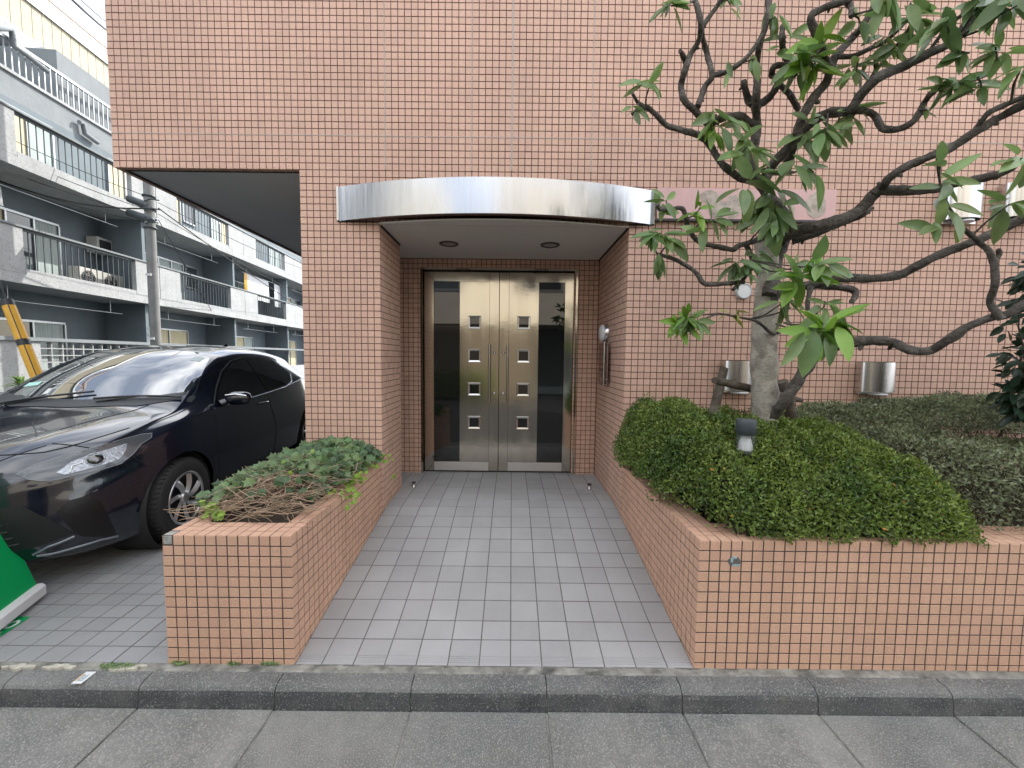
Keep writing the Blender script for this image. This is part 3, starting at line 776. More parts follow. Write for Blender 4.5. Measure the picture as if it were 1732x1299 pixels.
weed('weed', -1.13, -.006, .026, 130, 'small weed at the right foot of the ivy planter')

# sticker on the kerb, green mat under the board
st = MB(); p = [atz(u, v, .001) for u, v in ((120, 1156), (137, 1156), (163, 1136), (146, 1136))]
st.add([(q.x, q.y, .0012) for q in p]+[(q.x, q.y, -.002) for q in p], [(3, 2, 1, 0), (0, 1, 5, 4), (1, 2, 6, 5), (2, 3, 7, 6), (3, 0, 4, 7)])
st = st.build('sticker', M_['base_w']); tag(st, 'narrow white sticker with a yellow edge on the dark kerb', 'sticker')
cs = sum((Vector((q.x, q.y, 0)) for q in p), Vector())/4; dv = (p[3]-p[0]).normalized(); dv.z = 0; wv = Vector((-dv.y, dv.x, 0))
g = MB()
for a, b in ((-.30, .0), (.05, .3)):
    l = (p[3]-p[0]).length; q0 = cs+dv*l*a; q1 = cs+dv*l*b
    g.add([(q0+wv*.014+Vector((0, 0, .002))), (q1+wv*.014+Vector((0, 0, .002))), (q1+wv*.020+Vector((0, 0, .002))), (q0+wv*.020+Vector((0, 0, .002)))], [(0, 3, 2, 1)])
g.build('yellow_print', M_['yellow'], st)
g = MB()
for a in (-.2, -.02, .16):
    l = (p[3]-p[0]).length; q0 = cs+dv*l*a
    fr = Matrix.Translation(q0+Vector((0, 0, .0016))) @ Matrix.Rotation(math.atan2(dv.y, dv.x), 4, 'Z')
    g.box((-.006, -.010, 0), (-.002, .010, .001), frame=fr); g.box((-.002, -.010, 0), (.006, -.006, .001), frame=fr)
    g.box((-.002, .006, 0), (.006, .010, .001), frame=fr)
g.build('blue_print', mat('blue_print', (.25, .36, .42), .5), st)

# ------------------------------------------------------------------ door stops
for xx, lb in ((-.905, 'small black topped door stop on the porch floor at the left'), (.745, 'small black topped door stop on the porch floor at the right')):
    r0 = empty('door_stop', (xx, 1.86, Z_LAND), label=lb, cat='door stop')
    fr = Matrix.Translation((xx, 1.86, Z_LAND))
    g = MB(); g.lathe([(.018, 0), (.018, .004), (.010, .006), (.010, .032)], 18, fr); g.build('post', M_['steel_b'], r0)
    g = MB(); g.lathe([(.010, .032), (.019, .034), (.021, .040), (.019, .046), (.0001, .047)], 18, fr); g.build('cap', M_['black_pl'], r0)

# ------------------------------------------------------------------ wall lamps (half cylinders of polished steel)
def wall_lamp(xc, z0, z1, w_, label):
    r0 = empty('wall_lamp', (xc, D, (z0+z1)/2), label=label, cat='wall lamp', group='stainless half cylinder lamps on the tiled wall')
    pr = .12
    n = 28
    g = MB(); P = []
    pts = [(-w_/2, 0)]+[(-w_/2*math.cos(math.pi*k/n), -.045-(pr-.045)*math.sin(math.pi*k/n)) for k in range(n+1)]+[(w_/2, 0)]
    m = len(pts)
    for z in (z0, z1): P += [(xc+a, D+b, z) for a, b in pts]
    for z in (z0, z1): P += [(xc+a*.985, D+b*.97, z) for a, b in pts]
    g.add(P, [(i, i+1, m+i+1, m+i) for i in range(m-1)]+[(2*m+i, 3*m+i, 3*m+i+1, 2*m+i+1) for i in range(m-1)], 0, True)
    g.add(P, [(m+i, m+i+1, 3*m+i+1, 3*m+i) for i in range(m-1)]+[(i, 2*m+i, 2*m+i+1, i+1) for i in range(m-1)])
    g.build('shade', M_['steel_b'], r0)
    g = MB(); g.box((xc-w_/2+.006, D-.035, z0-.022), (xc+w_/2-.006, D-.002, z1-.01), bev=.002); g.build('back_plate', M_['steel_b'], r0)
    g = MB(); g.lathe([(.0001, z0+.012), (.045, z0+.012), (.052, z0+.03), (.052, z1-.03), (.0001, z1-.03)], 20, Matrix.Translation((xc, D-.062, 0))); g.build('bulb_cover', M_['white_pl'], r0)
    g = MB(); g.lathe([(.0001, z0-.026), (.060, z0-.024), (.060, z0-.012), (.0001, z0-.012)], 24, Matrix.Translation((xc, D-.060, 0))); g.build('bottom_cap', M_['white_pl'], r0)
wall_lamp(1.755, 1.235, 1.460, .25, 'steel half cylinder wall lamp low on the wall behind the stake and trunk')
wall_lamp(2.815, 1.235, 1.460, .262, 'steel half cylinder wall lamp low on the wall in the open above the hedge')
wall_lamp(3.36, 2.53, 2.80, .262, 'steel half cylinder wall lamp high on the wall behind the lone twig')
wall_lamp(3.80, 2.55, 2.80, .262, 'steel half cylinder wall lamp high on the wall nearest the right picture edge')
pl = empty('wall_vent_cap', (1.774, D, 1.993), label='round white vent cap on the tiled wall left of the trunk', cat='vent cap')
fx = Matrix.Translation((1.774, D, 1.993)) @ Matrix.Rotation(R(90), 4, 'X')
g = MB(); g.lathe([(.060, .0), (.060, .022), (.052, .028), (.050, .024)], 32, fx); g.build('rim', mat('vent_rim', (.45, .47, .48), .4), pl)
g = MB(); g.lathe([(.0001, .026), (.0505, .024)], 32, fx); g.build('disc', M_['white_pl'], pl)

# round lamp and name plate on the right porch flank
rl = empty('round_wall_lamp', (X_RR, 1.93, 1.66), label='round white glass wall lamp above the name plate in the porch', cat='wall lamp')
fx = Matrix.Translation((X_RR, 1.90, 1.70)) @ Matrix.Rotation(R(-90), 4, 'Y')
g = MB(); g.lathe([(.085, 0), (.085, .035), (.078, .04)], 32, fx); g.build('housing', M_['steel_b'], rl)
g = MB(); g.lathe([(.078, .038), (.074, .058), (.055, .070), (.0001, .075)], 32, fx); g.build('diffuser', M_['white_pl'], rl)
npz = empty('name_plate', (X_RR, 1.92, 1.43), label='glossy brown name plate on steel standoffs on the porch flank', cat='sign plate')
g = MB(); g.box((X_RR-.034, 1.72, 1.235), (X_RR-.028, 2.10, 1.60), bev=.001); g.build('plate', mat('brown_acrylic', (.17, .085, .06), .08, spec=.7), npz)
g = MB(); g.tube([(X_RR-.045, 1.80, 1.215), (X_RR-.045, 1.80, 1.62)], .009, 12); g.build('upright_bar', M_['steel_b'], npz)
for zz in (1.28, 1.61):
    g = MB(); g.tube([(X_RR-.045, 1.70, zz), (X_RR-.045, 2.10, zz)], .004, 8); g.tube([(X_RR, 1.80, zz), (X_RR-.045, 1.80, zz)], .005, 8); g.build('standoff', M_['steel_b'], npz)
g = MB()
for j in range(5):
    for k in range(5):
        if (j*3+k) % 4: g.box((X_RR-.0352, 1.76+.052*k, 1.30+.05*j), (X_RR-.0342, 1.79+.052*k, 1.318+.05*j))
g.build('lettering', mat('faint_letters', (.08, .04, .03), .5), npz)

# ------------------------------------------------------------------ foliage helpers
def cards(items, name, material, parent=None, kind='stuff', shape='diamond'):
    """items: (pos, dir, normal, length, width)"""
    n = len(items); V = np.empty((n, 4, 3)); 
    for i, (p, d, nn, l, w_) in enumerate(items):
        s_ = d.cross(nn); m_ = p+d*l*.45
        V[i, 0] = p; V[i, 1] = m_+s_*w_*.5+nn*l*.04; V[i, 2] = p+d*l-nn*l*.10; V[i, 3] = m_-s_*w_*.5+nn*l*.04
    F = np.arange(n*4).reshape(n, 4)
    me = bpy.data.meshes.new(name); me.from_pydata(V.reshape(-1, 3).tolist(), [], F.tolist()); me.update()
    o = link(name, me, parent, material)
    if kind: o['kind'] = kind
    return o
def rand_unit():
    while True:
        v = Vector((rnd.uniform(-1, 1), rnd.uniform(-1, 1), rnd.uniform(-1, 1)))
        if .05 < v.length < 1: return v.normalized()

def bush(root, hfun, x0, x1, y0, y1, zb, n, lsize, material, core=True, depth=.05, nx=90, ny=50, thin=None, ex=()):
    """leaf shell over a height field; hfun(x,y)->top z or None"""
    P = []; idx = {}; F = []
    for j in range(ny+1):
        for i in range(nx+1):
            xx = x0+(x1-x0)*i/nx; yy = y0+(y1-y0)*j/ny; h = hfun(xx, yy)
            if h is None: continue
            hh = h+off((xx*7, yy*7, 0))*.055+off((xx*19, yy*19, 4))*.035
            idx[(i, j)] = len(P); P.append(Vector((xx+off((xx*8, yy*8, h*8))*.02, yy+off((xx*8+9, yy*8, h*8))*.02, hh)))
    for j in range(ny):
        for i in range(nx):
            q = [(i, j), (i+1, j), (i+1, j+1), (i, j+1)]
            if all(k in idx for k in q): F.append([idx[k] for k in q])
    areas = []; acc = 0
    tri = []
    for f in F:
        for t in ((f[0], f[1], f[2]), (f[0], f[2], f[3])):
            a, b, c = P[t[0]], P[t[1]], P[t[2]]; nn = (b-a).cross(c-a); ar = nn.length/2
            if ar < 1e-9: continue
            acc += ar; areas.append(acc); tri.append((a, b, c, nn.normalized()))
    import bisect
    items = []; extra = []
    for i in range(n):
        a, b, c, nn = tri[bisect.bisect_left(areas, rnd.random()*acc)]
        u, v = rnd.random(), rnd.random()
        if u+v > 1: u, v = 1-u, 1-v
        p = a+(b-a)*u+(c-a)*v
        if thin and noise.noise(p*thin[0]) < thin[1] and rnd.random() < thin[2]: continue
        dpt = rnd.random()**2*depth
        p = p-nn*dpt+nn*.012*rnd.random()
        d = (nn*.7+rand_unit()*.9+Vector((0, 0, .25))).normalized(); nr = (nn+rand_unit()*.8); nr = (nr-d*nr.dot(d))
        if nr.length < .05: continue
        l = lsize*rnd.uniform(.7, 1.35)
        (extra if ex and rnd.random() < ex[1] else items).append((p, d, nr.normalized(), l, l*rnd.uniform(.38, .52)))
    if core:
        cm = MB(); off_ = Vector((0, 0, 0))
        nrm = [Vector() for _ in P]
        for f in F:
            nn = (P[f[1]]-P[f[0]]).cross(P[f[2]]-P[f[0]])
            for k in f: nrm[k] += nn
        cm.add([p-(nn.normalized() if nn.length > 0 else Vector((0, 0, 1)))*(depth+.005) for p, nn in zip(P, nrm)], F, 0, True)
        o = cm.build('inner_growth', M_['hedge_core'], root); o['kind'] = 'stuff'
    cards(items, 'leaves', material, root)
    if extra: cards(extra, 'turning_leaves', ex[0], root)
    return P, F

# ------------------------------------------------------------------ hedge in the right planter
hedge = empty('clipped_hedge', (1.5, .6, .6), label='dense clipped bright green hedge spilling over the corner of the right planter', cat='hedge')
def hfun(x, y):
    # footprint: left edge hugs x~.83..1.0, right end tapers towards the front
    xl = .80+max(0, (.55-y))*.42
    fy_ = -.015+max(0, (1.12-x))*.60
    xr = 2.22-max(0, y-.7)*.4+.04*math.sin(y*9)
    yb = 1.27
    if x < xl or x > xr or y < fy_ or y > yb: return None
    d = min((x-xl)/.24, (xr-x)/.32, (y-fy_)/.60, (yb-y)/.15+.4); d = max(0, min(1, d))
    k = (1-(1-d)**2.2)**.62
    top = 1.135-.06*max(0, x-1.2)-.02*max(0, x-1.7)-.10*max(0, .75-y)-.10*math.exp(-((x-1.25)/.09)**2-((y-.22)/.13)**2)
    if x > 1.25 and y > .72: top -= .17*min(1, (y-.72)/.15)*min(1, (x-1.25)/.2)
    base = .60
    return base+(top-base)*k
P, F = bush(hedge, hfun, .78, 2.40, -.06, 1.28, .6, 62000, .021, M_['hedge'], depth=.055, nx=110, ny=80, ex=(M_['orange_leaf'], .0016))
its = []
for k in range(260):
    p = P[rnd.randrange(len(P))]; d = (Vector((rnd.uniform(-.5, .5), rnd.uniform(-.8, .2), 1))).normalized(); L0 = rnd.uniform(.015, .05)
    for j in range(9): q = p+d*L0*j/6+rand_unit()*.004; its.append((q, (d+rand_unit()).normalized(), (Vector((0, -.5, .6))+rand_unit()*.6).normalized(), rnd.uniform(.014, .024), .009))
cards(its, 'stray_shoots', M_['hedge'], hedge)
hb = empty('azalea_bush', (3.0, .6, .6), label='loose greyish green azalea bush in front of the bare wall patch on the right', cat='bush')
def hfun2(x, y):
    cx, cy = 3.0, .50
    d = 1-((abs(x-cx)/1.05)**2.2+(abs(y-cy)/.52)**2.2)
    if d < 0: return None
    return .58+.43*min(1, d*2.6)**.6-.08*(x-2.5)
bush(hb, hfun2, 1.9, 4.1, -.02, 1.1, .6, 30000, .023, M_['hedge2'], depth=.11, thin=(5.5, .0, .75), core=False)
tw = MB()
for i in range(170):
    p = Vector((rnd.uniform(2.3, 3.8), rnd.uniform(.2, .9), .58)); pts = [p]; d = Vector((rnd.uniform(-.6, .6), rnd.uniform(-.5, .2), 1)).normalized()
    for k in range(6):
        d = (d+rand_unit()*.35).normalized(); p = p+d*.07; pts.append(p)
    tw.tube(pts, [.004, .0035, .003, .0025, .002, .0015, .001], 5, caps=False)
o = tw.build('stems', mat('bush_stem', (.085, .065, .05), .9), hb); o['kind'] = 'stuff'
cards([(Vector((rnd.uniform(2.2, 3.9), rnd.uniform(.12, .8), .60+.24*rnd.random()**1.5)), rand_unit(), rand_unit(), rnd.uniform(.014, .026), .010) for i in range(9000)], 'low_leaves', M_['hedge2'], hb)
hc = empty('azalea_bush', (2.9, 1.1, .6), label='flat topped azalea strip against the tiled wall right of the trunk', cat='bush')
def hfun3(x, y):
    if x < 1.95 or x > 4.3 or y < .86: return None
    d = min(1, (x-1.95)/.35, (y-.86)/.22, (1.3-y)/.04+.5)
    top = 1.13+.075*min(1, max(0, (x-2.5)/.9))
    return .98+(top-.98)*max(0, d)**.6
bush(hc, hfun3, 1.9, 4.35, .84, 1.27, .9, 34000, .020, M_['hedge2'], depth=.10, thin=(6, -.1, .5), core=False)
tw = MB()
for i in range(150):
    p = Vector((rnd.uniform(2.1, 4.1), rnd.uniform(.95, 1.2), .58)); pts = [p]; d = Vector((rnd.uniform(-.5, .5), rnd.uniform(-.35, .1), 1)).normalized()
    for k in range(7):
        d = (d+rand_unit()*.35).normalized(); p = p+d*.075; pts.append(p)
    tw.tube(pts, [.005, .0045, .004, .0035, .003, .0025, .002, .001], 5, caps=False)
o = tw.build('stems', mat('bush_stem', (.075, .06, .045), .9), hc); o['kind'] = 'stuff'
hd = empty('azalea_bush', (1.25, 1.15, .6), label='small reddish brown azalea at the wall behind the stake', cat='bush')
cards([(Vector((rnd.uniform(1.28, 1.85), rnd.uniform(.85, 1.2), rnd.uniform(.95, 1.12))), rand_unit(), rand_unit(), .018, .009) for i in range(2600)], 'leaves', leaf_mat('reddish_leaf', (.12, .075, .035), (.08, .10, .03)), hd)

# garden spotlight in the hedge
gl = empty('garden_lamp', (1.27, .33, .95), label='small grey garden lamp with a white cone standing in the hedge', cat='garden lamp')
fr = Matrix.Translation((1.272, .33, 0))
g = MB(); g.lathe([(.0001, 1.147), (.048, 1.147), (.050, 1.142), (.050, 1.068), (.046, 1.066), (.0001, 1.066)], 28, fr); g.build('hood', mat('lamp_hood', (.06, .075, .085), .55, var=.2, vscale=30), gl)
g = MB(); g.lathe([(.0001, 1.066), (.020, 1.0655), (.042, .985), (.042, .980), (.0001, .980)], 28, fr); g.build('white_cone', M_['white_pl'], gl)
g = MB(); g.lathe([(.047, 1.066), (.047, .975)], 28, fr)
gm = mat('clear_guard', (.25, .28, .28), .05, alpha=1)
gm.node_tree.nodes['Principled BSDF'].inputs['Alpha'].default_value = .25
g.build('clear_guard', gm, gl)
g = MB(); g.lathe([(.0001, .979), (.046, .978), (.046, .955), (.02, .95), (.018, .60)], 24, fr); g.build('stem', M_['black_pl'], gl)

# ------------------------------------------------------------------ wooden tree stakes
def log(name, pts, r_, label, cat='stake'):
    mb = MB(); mb.tube(pts, r_, 12, wob=.25); o = mb.build(name, M_['wood']); tag(o, label, cat, 'wooden stakes propping the tree'); return o
log('tree_stake', [aty(1205, 705, .62), aty(1213, 672, .63), aty(1225, 622, .64)], [.026, .025, .023], 'upright weathered stake left of the trunk')
log('tree_stake', [aty(1338, 705, .80), aty(1330, 665, .78), aty(1323, 645, .77)], [.036, .033, .030], 'dark short stake behind the trunk on its right')
ls = log('tree_stake', [aty(1209, 643, .585), aty(1240, 650, .66), aty(1290, 662, .73), aty(1330, 672, .72), aty(1357, 678, .70)], [.022, .023, .024, .022, .014], 'cross pole tied across the stakes behind the trunk')

# ------------------------------------------------------------------ the tree
tree = empty('evergreen_tree', (1.55, .6, .6), label='pruned evergreen tree with a pale trunk and long crooked dark limbs', cat='tree')
def poly3(pts, Y0, Y1, r0, r1, sub=5, jit=.0):
    """pixels -> smooth 3D polyline with depth Y0..Y1 and pixel radii"""
    n = len(pts); ctr = []
    for i, (u, v) in enumerate(pts):
        t = i/(n-1); Y = Y0+(Y1-Y0)*t+jit*off((i*1.7, Y0*9, r0))*1.0
        ctr.append(aty(u, v, Y))
    out_, rad = [], []
    for i in range(n-1):
        p0, p1, p2, p3 = ctr[max(i-1, 0)], ctr[i], ctr[i+1], ctr[min(i+2, n-1)]
        for k in range(sub):
            t = k/sub
            q = .5*((2*p1)+(-p0+p2)*t+(2*p0-5*p1+4*p2-p3)*t*t+(-p0+3*p1-3*p2+p3)*t**3)
            tt = (i+t)/(n-1); rr = (r0+(r1-r0)*tt)*(q.y-CAM.y)/FPX
            out_.append(q); rad.append(rr*(1+.16*off(q*14)))
    out_.append(ctr[-1]); rad.append(r1*(ctr[-1].y-CAM.y)/FPX)
    return out_, rad
g = MB(); pts, rad = poly3([(1294, 735), (1294, 705), (1293, 640), (1292, 575), (1296, 510), (1299, 465), (1297, 425), (1292, 398)], .62, .62, 21.5, 16, 8)
rad = [r_*(1.06 if i < 8 else 1) for i, r_ in enumerate(rad)]
g.tube(pts, rad, 20, wob=.10); g.build('trunk', M_['bark_pale'], tree)
LIMBS = [  # points, depth from, depth to, radius px from, to
 ([(1300,500),(1309,455),(1322,412),(1329,387),(1318,352),(1298,330),(1288,305)], .60,.52, 15,10),
 ([(1288,318),(1300,290),(1320,264),(1344,240),(1354,205),(1374,168),(1398,138),(1411,98),(1440,66),(1463,38),(1487,-10)], .52,.25, 11,7),
 ([(1294,318),(1276,296),(1276,250),(1280,208),(1278,178)], .52,.48, 10,9),
 ([(1278,180),(1280,150),(1280,120),(1284,80),(1296,40),(1302,-10)], .48,.38, 7,5),
 ([(1278,180),(1266,168),(1259,146),(1258,136)], .48,.46, 8,5),
 ([(1282,178),(1300,166),(1312,150),(1316,134),(1306,126),(1312,112),(1347,108),(1376,88),(1385,72)], .48,.34, 8,5),
 ([(1310,130),(1322,146),(1336,160),(1350,186)], .47,.50, 6,6),
 ([(1280,212),(1264,205),(1248,196),(1220,200),(1198,208),(1176,188),(1158,170),(1152,144),(1160,116),(1168,92),(1182,68),(1184,32),(1172,-10)], .50,.30, 8,5.5),
 ([(1180,180),(1192,148),(1204,128),(1196,92),(1188,60),(1192,40),(1228,-10)], .44,.36, 6,5),
 ([(1204,128),(1232,120),(1264,96),(1288,60),(1298,24),(1296,-10)], .43,.34, 5,4.5),
 ([(1160,108),(1154,92),(1150,86)], .40,.38, 5,4),
 ([(1298,322),(1280,308),(1250,300),(1220,276),(1200,244),(1180,228),(1152,220),(1128,212),(1108,192),(1092,182),(1070,192)], .52,.30, 8,5),
 ([(1092,182),(1078,172),(1070,158)], .31,.28, 4,3),
 ([(1330,290),(1344,240),(1372,208),(1400,192),(1436,186),(1456,160),(1484,132),(1520,116),(1568,92),(1608,72),(1635,40),(1664,-5)], .50,.00, 10,9),
 ([(1436,186),(1464,188),(1480,196),(1492,216),(1520,218),(1548,202),(1564,172),(1584,152),(1612,148),(1640,136),(1680,120)], .36,.05, 7,6),
 ([(1568,92),(1600,48),(1632,20),(1660,-10)], .15,.05, 4,3),
 ([(1412,96),(1444,94),(1476,80),(1500,68),(1532,36),(1560,-5)], .32,.20, 5,4),
 ([(1460,150),(1500,95),(1530,60),(1550,20)], .30,.18, 4,3),
 ([(1405,128),(1380,60),(1372,28),(1388,16),(1420,4),(1450,-10)], .30,.2, 8,7),
 ([(1345,130),(1326,90),(1323,60),(1324,44)], .40,.36, 6,5.5),
 ([(1418,-8),(1438,10),(1440,28)], .24,.22, 6,5),
 ([(1329,400),(1338,393),(1394,380),(1446,361),(1475,332),(1491,322),(1540,322),(1588,319),(1605,312),(1653,303),(1690,294),(1717,280)], .56,-.02, 13,8),
 ([(1491,322),(1500,306),(1519,290),(1545,276),(1580,262),(1611,248),(1655,220),(1695,196),(1740,172)], .30,-.05, 8,9),
 ([(1648,222),(1671,192),(1695,180),(1740,160)], .05,-.05, 6,6),
 ([(1340,408),(1381,395),(1426,377),(1459,364),(1476,352)], .54,.36, 8,4),
 ([(1300,520),(1313,500),(1345,487),(1407,474),(1426,471),(1481,471),(1523,464),(1565,442),(1604,425),(1653,406),(1695,387),(1745,362)], .60,.10, 9,10),
 ([(1345,488),(1372,482),(1407,484),(1440,490),(1448,498),(1441,510)], .55,.44, 9,6),
 ([(1372,484),(1368,500),(1366,520),(1370,540)], .52,.48, 6,4),
 ([(1298,712),(1312,697),(1328,676),(1360,628),(1380,604),(1408,588),(1440,580),(1479,576),(1511,580),(1539,592),(1575,592),(1607,572),(1639,552),(1679,536),(1703,532),(1745,505)], .58,.02, 12,9),
 ([(1695,540),(1675,512),(1683,480),(1679,436),(1659,412),(1631,388)], .04,-.05, 8,5),
 ([(1631,388),(1610,358),(1598,335),(1590,310),(1585,270),(1588,245)], -.05,-.10, 3,2),
 ([(1683,440),(1690,430),(1688,422)], .0,.0, 6,4),
 ([(1318,398),(1290,402),(1276,408),(1248,416),(1240,422),(1208,416),(1188,412),(1172,400),(1163,382),(1158,360),(1150,352),(1118,354),(1112,345)], .56,.28, 6,4.5),
 ([(1262,414),(1272,440),(1262,466),(1250,480),(1240,490)], .50,.42, 5,4),
 ([(1258,477),(1220,480),(1192,480),(1176,460),(1144,440),(1112,430)], .44,.30, 5,4.5),
 ([(1310,566),(1300,560),(1280,544),(1248,536),(1216,530)], .56,.36, 4,2),
 ([(1300,575),(1310,566),(1318,562)], .59,.54, 6,4),
]
for pts_, Y0, Y1, r0, r1 in LIMBS:
    p3, rad = poly3(pts_, Y0, Y1, r0*.76, r1*.70, 6, .10)
    g = MB(); g.tube(p3, rad, 11, wob=.30)
    # knots and pruning stubs
    for k in range(3, len(p3)-2, 9):
        if rnd.random() < .6:
            d = rand_unit(); a = p3[k]; g.tube([a, a+d*rad[k]*1.35, a+d*rad[k]*1.9], [rad[k]*.6, rad[k]*.45, rad[k]*.25], 7, wob=.3)
    g.build('limb', M_['bark_dark'], tree)

def leaf_mesh(name, L_=1.0, W_=.30, fold=.10, droop=.18, n=8):
    P = []; F = []
    for i in range(n+1):
        t = i/n; w_ = W_/2*math.sin(math.pi*(t**.9))**.75*(1-.12*t) if 0 < i < n else (.008 if i == 0 else .002)
        z = -droop*t*t
        P += [(t*L_, -w_, z+fold*w_), (t*L_, 0, z-fold*w_*.6), (t*L_, w_, z+fold*w_)]
    for i in range(n):
        a = 3*i; F += [(a, a+3, a+4, a+1), (a+1, a+4, a+5, a+2)]
    me = bpy.data.meshes.new(name); me.from_pydata(P, [], F); me.update()
    for p in me.polygons: p.use_smooth = True
    return me
def leaf_matrix(p, d, nrm, size, wid=1.0):
    d = d.normalized(); nn = nrm-d*nrm.dot(d)
    if nn.length < .05: nn = d.orthogonal()
    nn.normalize(); s_ = nn.cross(d)
    m = Matrix((d*size, s_*size*wid, nn*size)).transposed().to_4x4(); m.translation = p; return m
CL = [ # px x, y, depth, leaves, leaf px, material, mean dir (dx,dz), spread
 (1100,140,.28,7,46,'leaf_mid',(.3,-.2),1.0),(1072,190,.28,5,32,'leaf_dark',(0,-.6),1.0),(1135,10,.3,9,40,'leaf_mid',(0,-.4),1.0),(1235,8,.36,7,36,'leaf_mid',(.2,-.7),.9),
 (1216,212,.40,8,50,'leaf_mid',(.1,-.5),.9),(1208,225,.40,5,40,'leaf_lime',(0,-.8),.6),(1262,250,.34,10,62,'leaf_dark',(0,-.3),1.0),(1296,284,.3,9,70,'leaf_dark',(.3,.1),1.0),
 (1355,285,.26,6,64,'leaf_dark',(.2,-.5),1.0),(1376,290,.22,3,62,'leaf_dark',(.9,-.7),.5),(1240,205,.42,6,36,'leaf_mid',(-.3,-.2),1.0),(1385,68,.26,13,62,'leaf_lime',(0,0),1.1),(1372,98,.26,10,58,'leaf_mid',(.3,-.2),1.0),
 (1350,120,.32,7,52,'leaf_mid',(0,-.8),.8),(1330,70,.36,6,46,'leaf_mid',(.3,.1),1.0),(1448,122,.26,8,50,'leaf_mid',(0,-.3),1.0),(1512,82,.2,10,52,'leaf_mid',(.1,-.4),1.0),(1500,5,.1,5,84,'leaf_dark',(.1,-1),.5),
 (1556,40,.15,9,54,'leaf_mid',(.1,-.4),1.0),(1600,30,.0,10,70,'leaf_dark',(0,-.4),1.0),(1655,10,-.05,11,72,'leaf_dark',(0,-.5),1.0),(1700,20,-.1,9,74,'leaf_dark',(0,-.5),1.0),
 (1684,80,-.05,11,64,'leaf_mid',(-.2,-.2),1.1),(1620,140,.1,12,48,'leaf_mid',(0,-.2),1.1),(1660,148,.05,10,54,'leaf_mid',(0,-.3),1.0),(1568,186,.2,5,30,'leaf_dark',(0,-.3),1.0),(1598,138,.12,9,36,'leaf_mid',(-.6,.1),1.0),
 (1725,120,-.1,9,66,'leaf_mid',(-.2,-.3),1.0),(1440,190,.34,8,48,'leaf_mid',(-.1,-.1),1.0),(1418,212,.32,8,54,'leaf_mid',(.4,0),1.0),(1372,202,.34,9,52,'leaf_mid',(0,0),1.0),(1396,232,.3,6,46,'leaf_mid',(.2,-.7),.8),
 (1590,282,-.12,8,72,'leaf_dark',(-.2,.1),1.2),(1600,342,-.15,8,84,'leaf_dark',(0,.1),1.3),(1728,268,-.15,9,80,'leaf_dark',(-.7,0),.9),(1708,345,-.12,8,66,'leaf_dark',(-.1,-.2),1.1),
 (1127,338,.27,8,40,'leaf_mid',(.2,.2),1.0),(1185,352,.34,8,42,'leaf_lime',(.4,.2),.9),(1205,372,.32,9,50,'leaf_mid',(.2,.1),1.1),(1100,398,.24,10,46,'leaf_mid',(-.4,-.3),1.0),(1130,405,.26,9,46,'leaf_dark',(.2,-.3),1.0),
 (1112,432,.28,4,52,'leaf_dark',(.1,-1),.4),(1240,448,.40,8,44,'leaf_dark',(-.2,-.4),1.0),(1285,440,.42,6,46,'leaf_dark',(.1,-.4),1.0),(1262,462,.4,6,36,'leaf_dark',(0,-.6),.9),(1160,538,.30,22,40,'leaf_lime',(0,-.1),1.2),(1178,546,.3,12,40,'leaf_mid',(.2,-.3),1.1),(1250,524,.4,6,30,'leaf_yellow',(.2,0),1.0),
 (1308,375,.36,12,60,'leaf_dark',(0,-.8),.8),(1285,350,.40,8,62,'leaf_dark',(-.3,-.8),.8),(1330,355,.36,7,64,'leaf_dark',(.2,-.5),1.0),(1368,452,.18,11,60,'leaf_lime',(.1,.1),1.2),(1392,446,.15,9,62,'leaf_mid',(.3,-.2),1.1),(1330,460,.30,7,52,'leaf_mid',(-.2,-.2),1.1),
 (1410,545,-.12,17,64,'leaf_lime',(.3,.1),1.3),(1398,555,-.1,8,72,'leaf_mid',(0,-.8),.8),(1372,558,-.1,3,94,'leaf_dark',(-.5,-1),.35),(1320,515,.3,6,46,'leaf_mid',(-.3,-.5),.9),(1338,520,.3,4,44,'leaf_mid',(.3,-.8),.6),
 (1395,510,.2,6,40,'leaf_mid',(0,.2),1.1),(1625,386,-.13,1,42,'leaf_yellow',(-.1,-1),.05),(1232,118,.38,2,30,'leaf_mid',(0,-1),.3),(1276,100,.36,3,40,'leaf_mid',(0,-1),.3),(1480,110,.24,7,44,'leaf_dark',(0,-.4),1.0),(1456,44,.2,6,50,'leaf_mid',(.1,-.5),1.0),
 (1640,90,.0,8,56,'leaf_dark',(.1,-.3),1.1),(1720,10,-.15,8,80,'leaf_dark',(-.1,-.6),1.0),(1540,5,.1,6,60,'leaf_dark',(.2,-.6),1.0),(1310,30,.34,4,44,'leaf_mid',(0,-.8),.6)]
mesh_by = {}
allv = []
for (u, v, Y, n, lp, mk, (dx, dz), spr) in CL:
    c = aty(u, v, Y); sc = (Y-CAM.y)/FPX
    n = max(1, int(round(n*1.05)))
    for i in range(n):
        ang = 2.399*i+rnd.uniform(-.3, .3); el = rnd.uniform(-.5, .5)
        d = Vector((math.cos(ang)*spr+dx, rnd.uniform(-.75, .35)*spr, math.sin(ang)*spr*.62+dz-.28+el*.3))
        if d.length < .1: continue
        d.normalize()
        sz = (lp*.90 if u < 1480 else lp*.78)*sc*rnd.uniform(.65, 1.12)
        nn = (Vector((0, -.75, .8))+rand_unit()*.8)
        allv.append((c-(Vector((dx, -.1, dz+.15)).normalized()*rnd.uniform(-.1, .75)*lp*sc*.8)+d*sz*.05+rand_unit()*sz*.12, d, nn, sz, mk))
allv.sort(key=lambda a: -a[3]*FPX/(a[0].y-CAM.y))
variants = {}
wt = wm(tree).inverted()
rest = {}
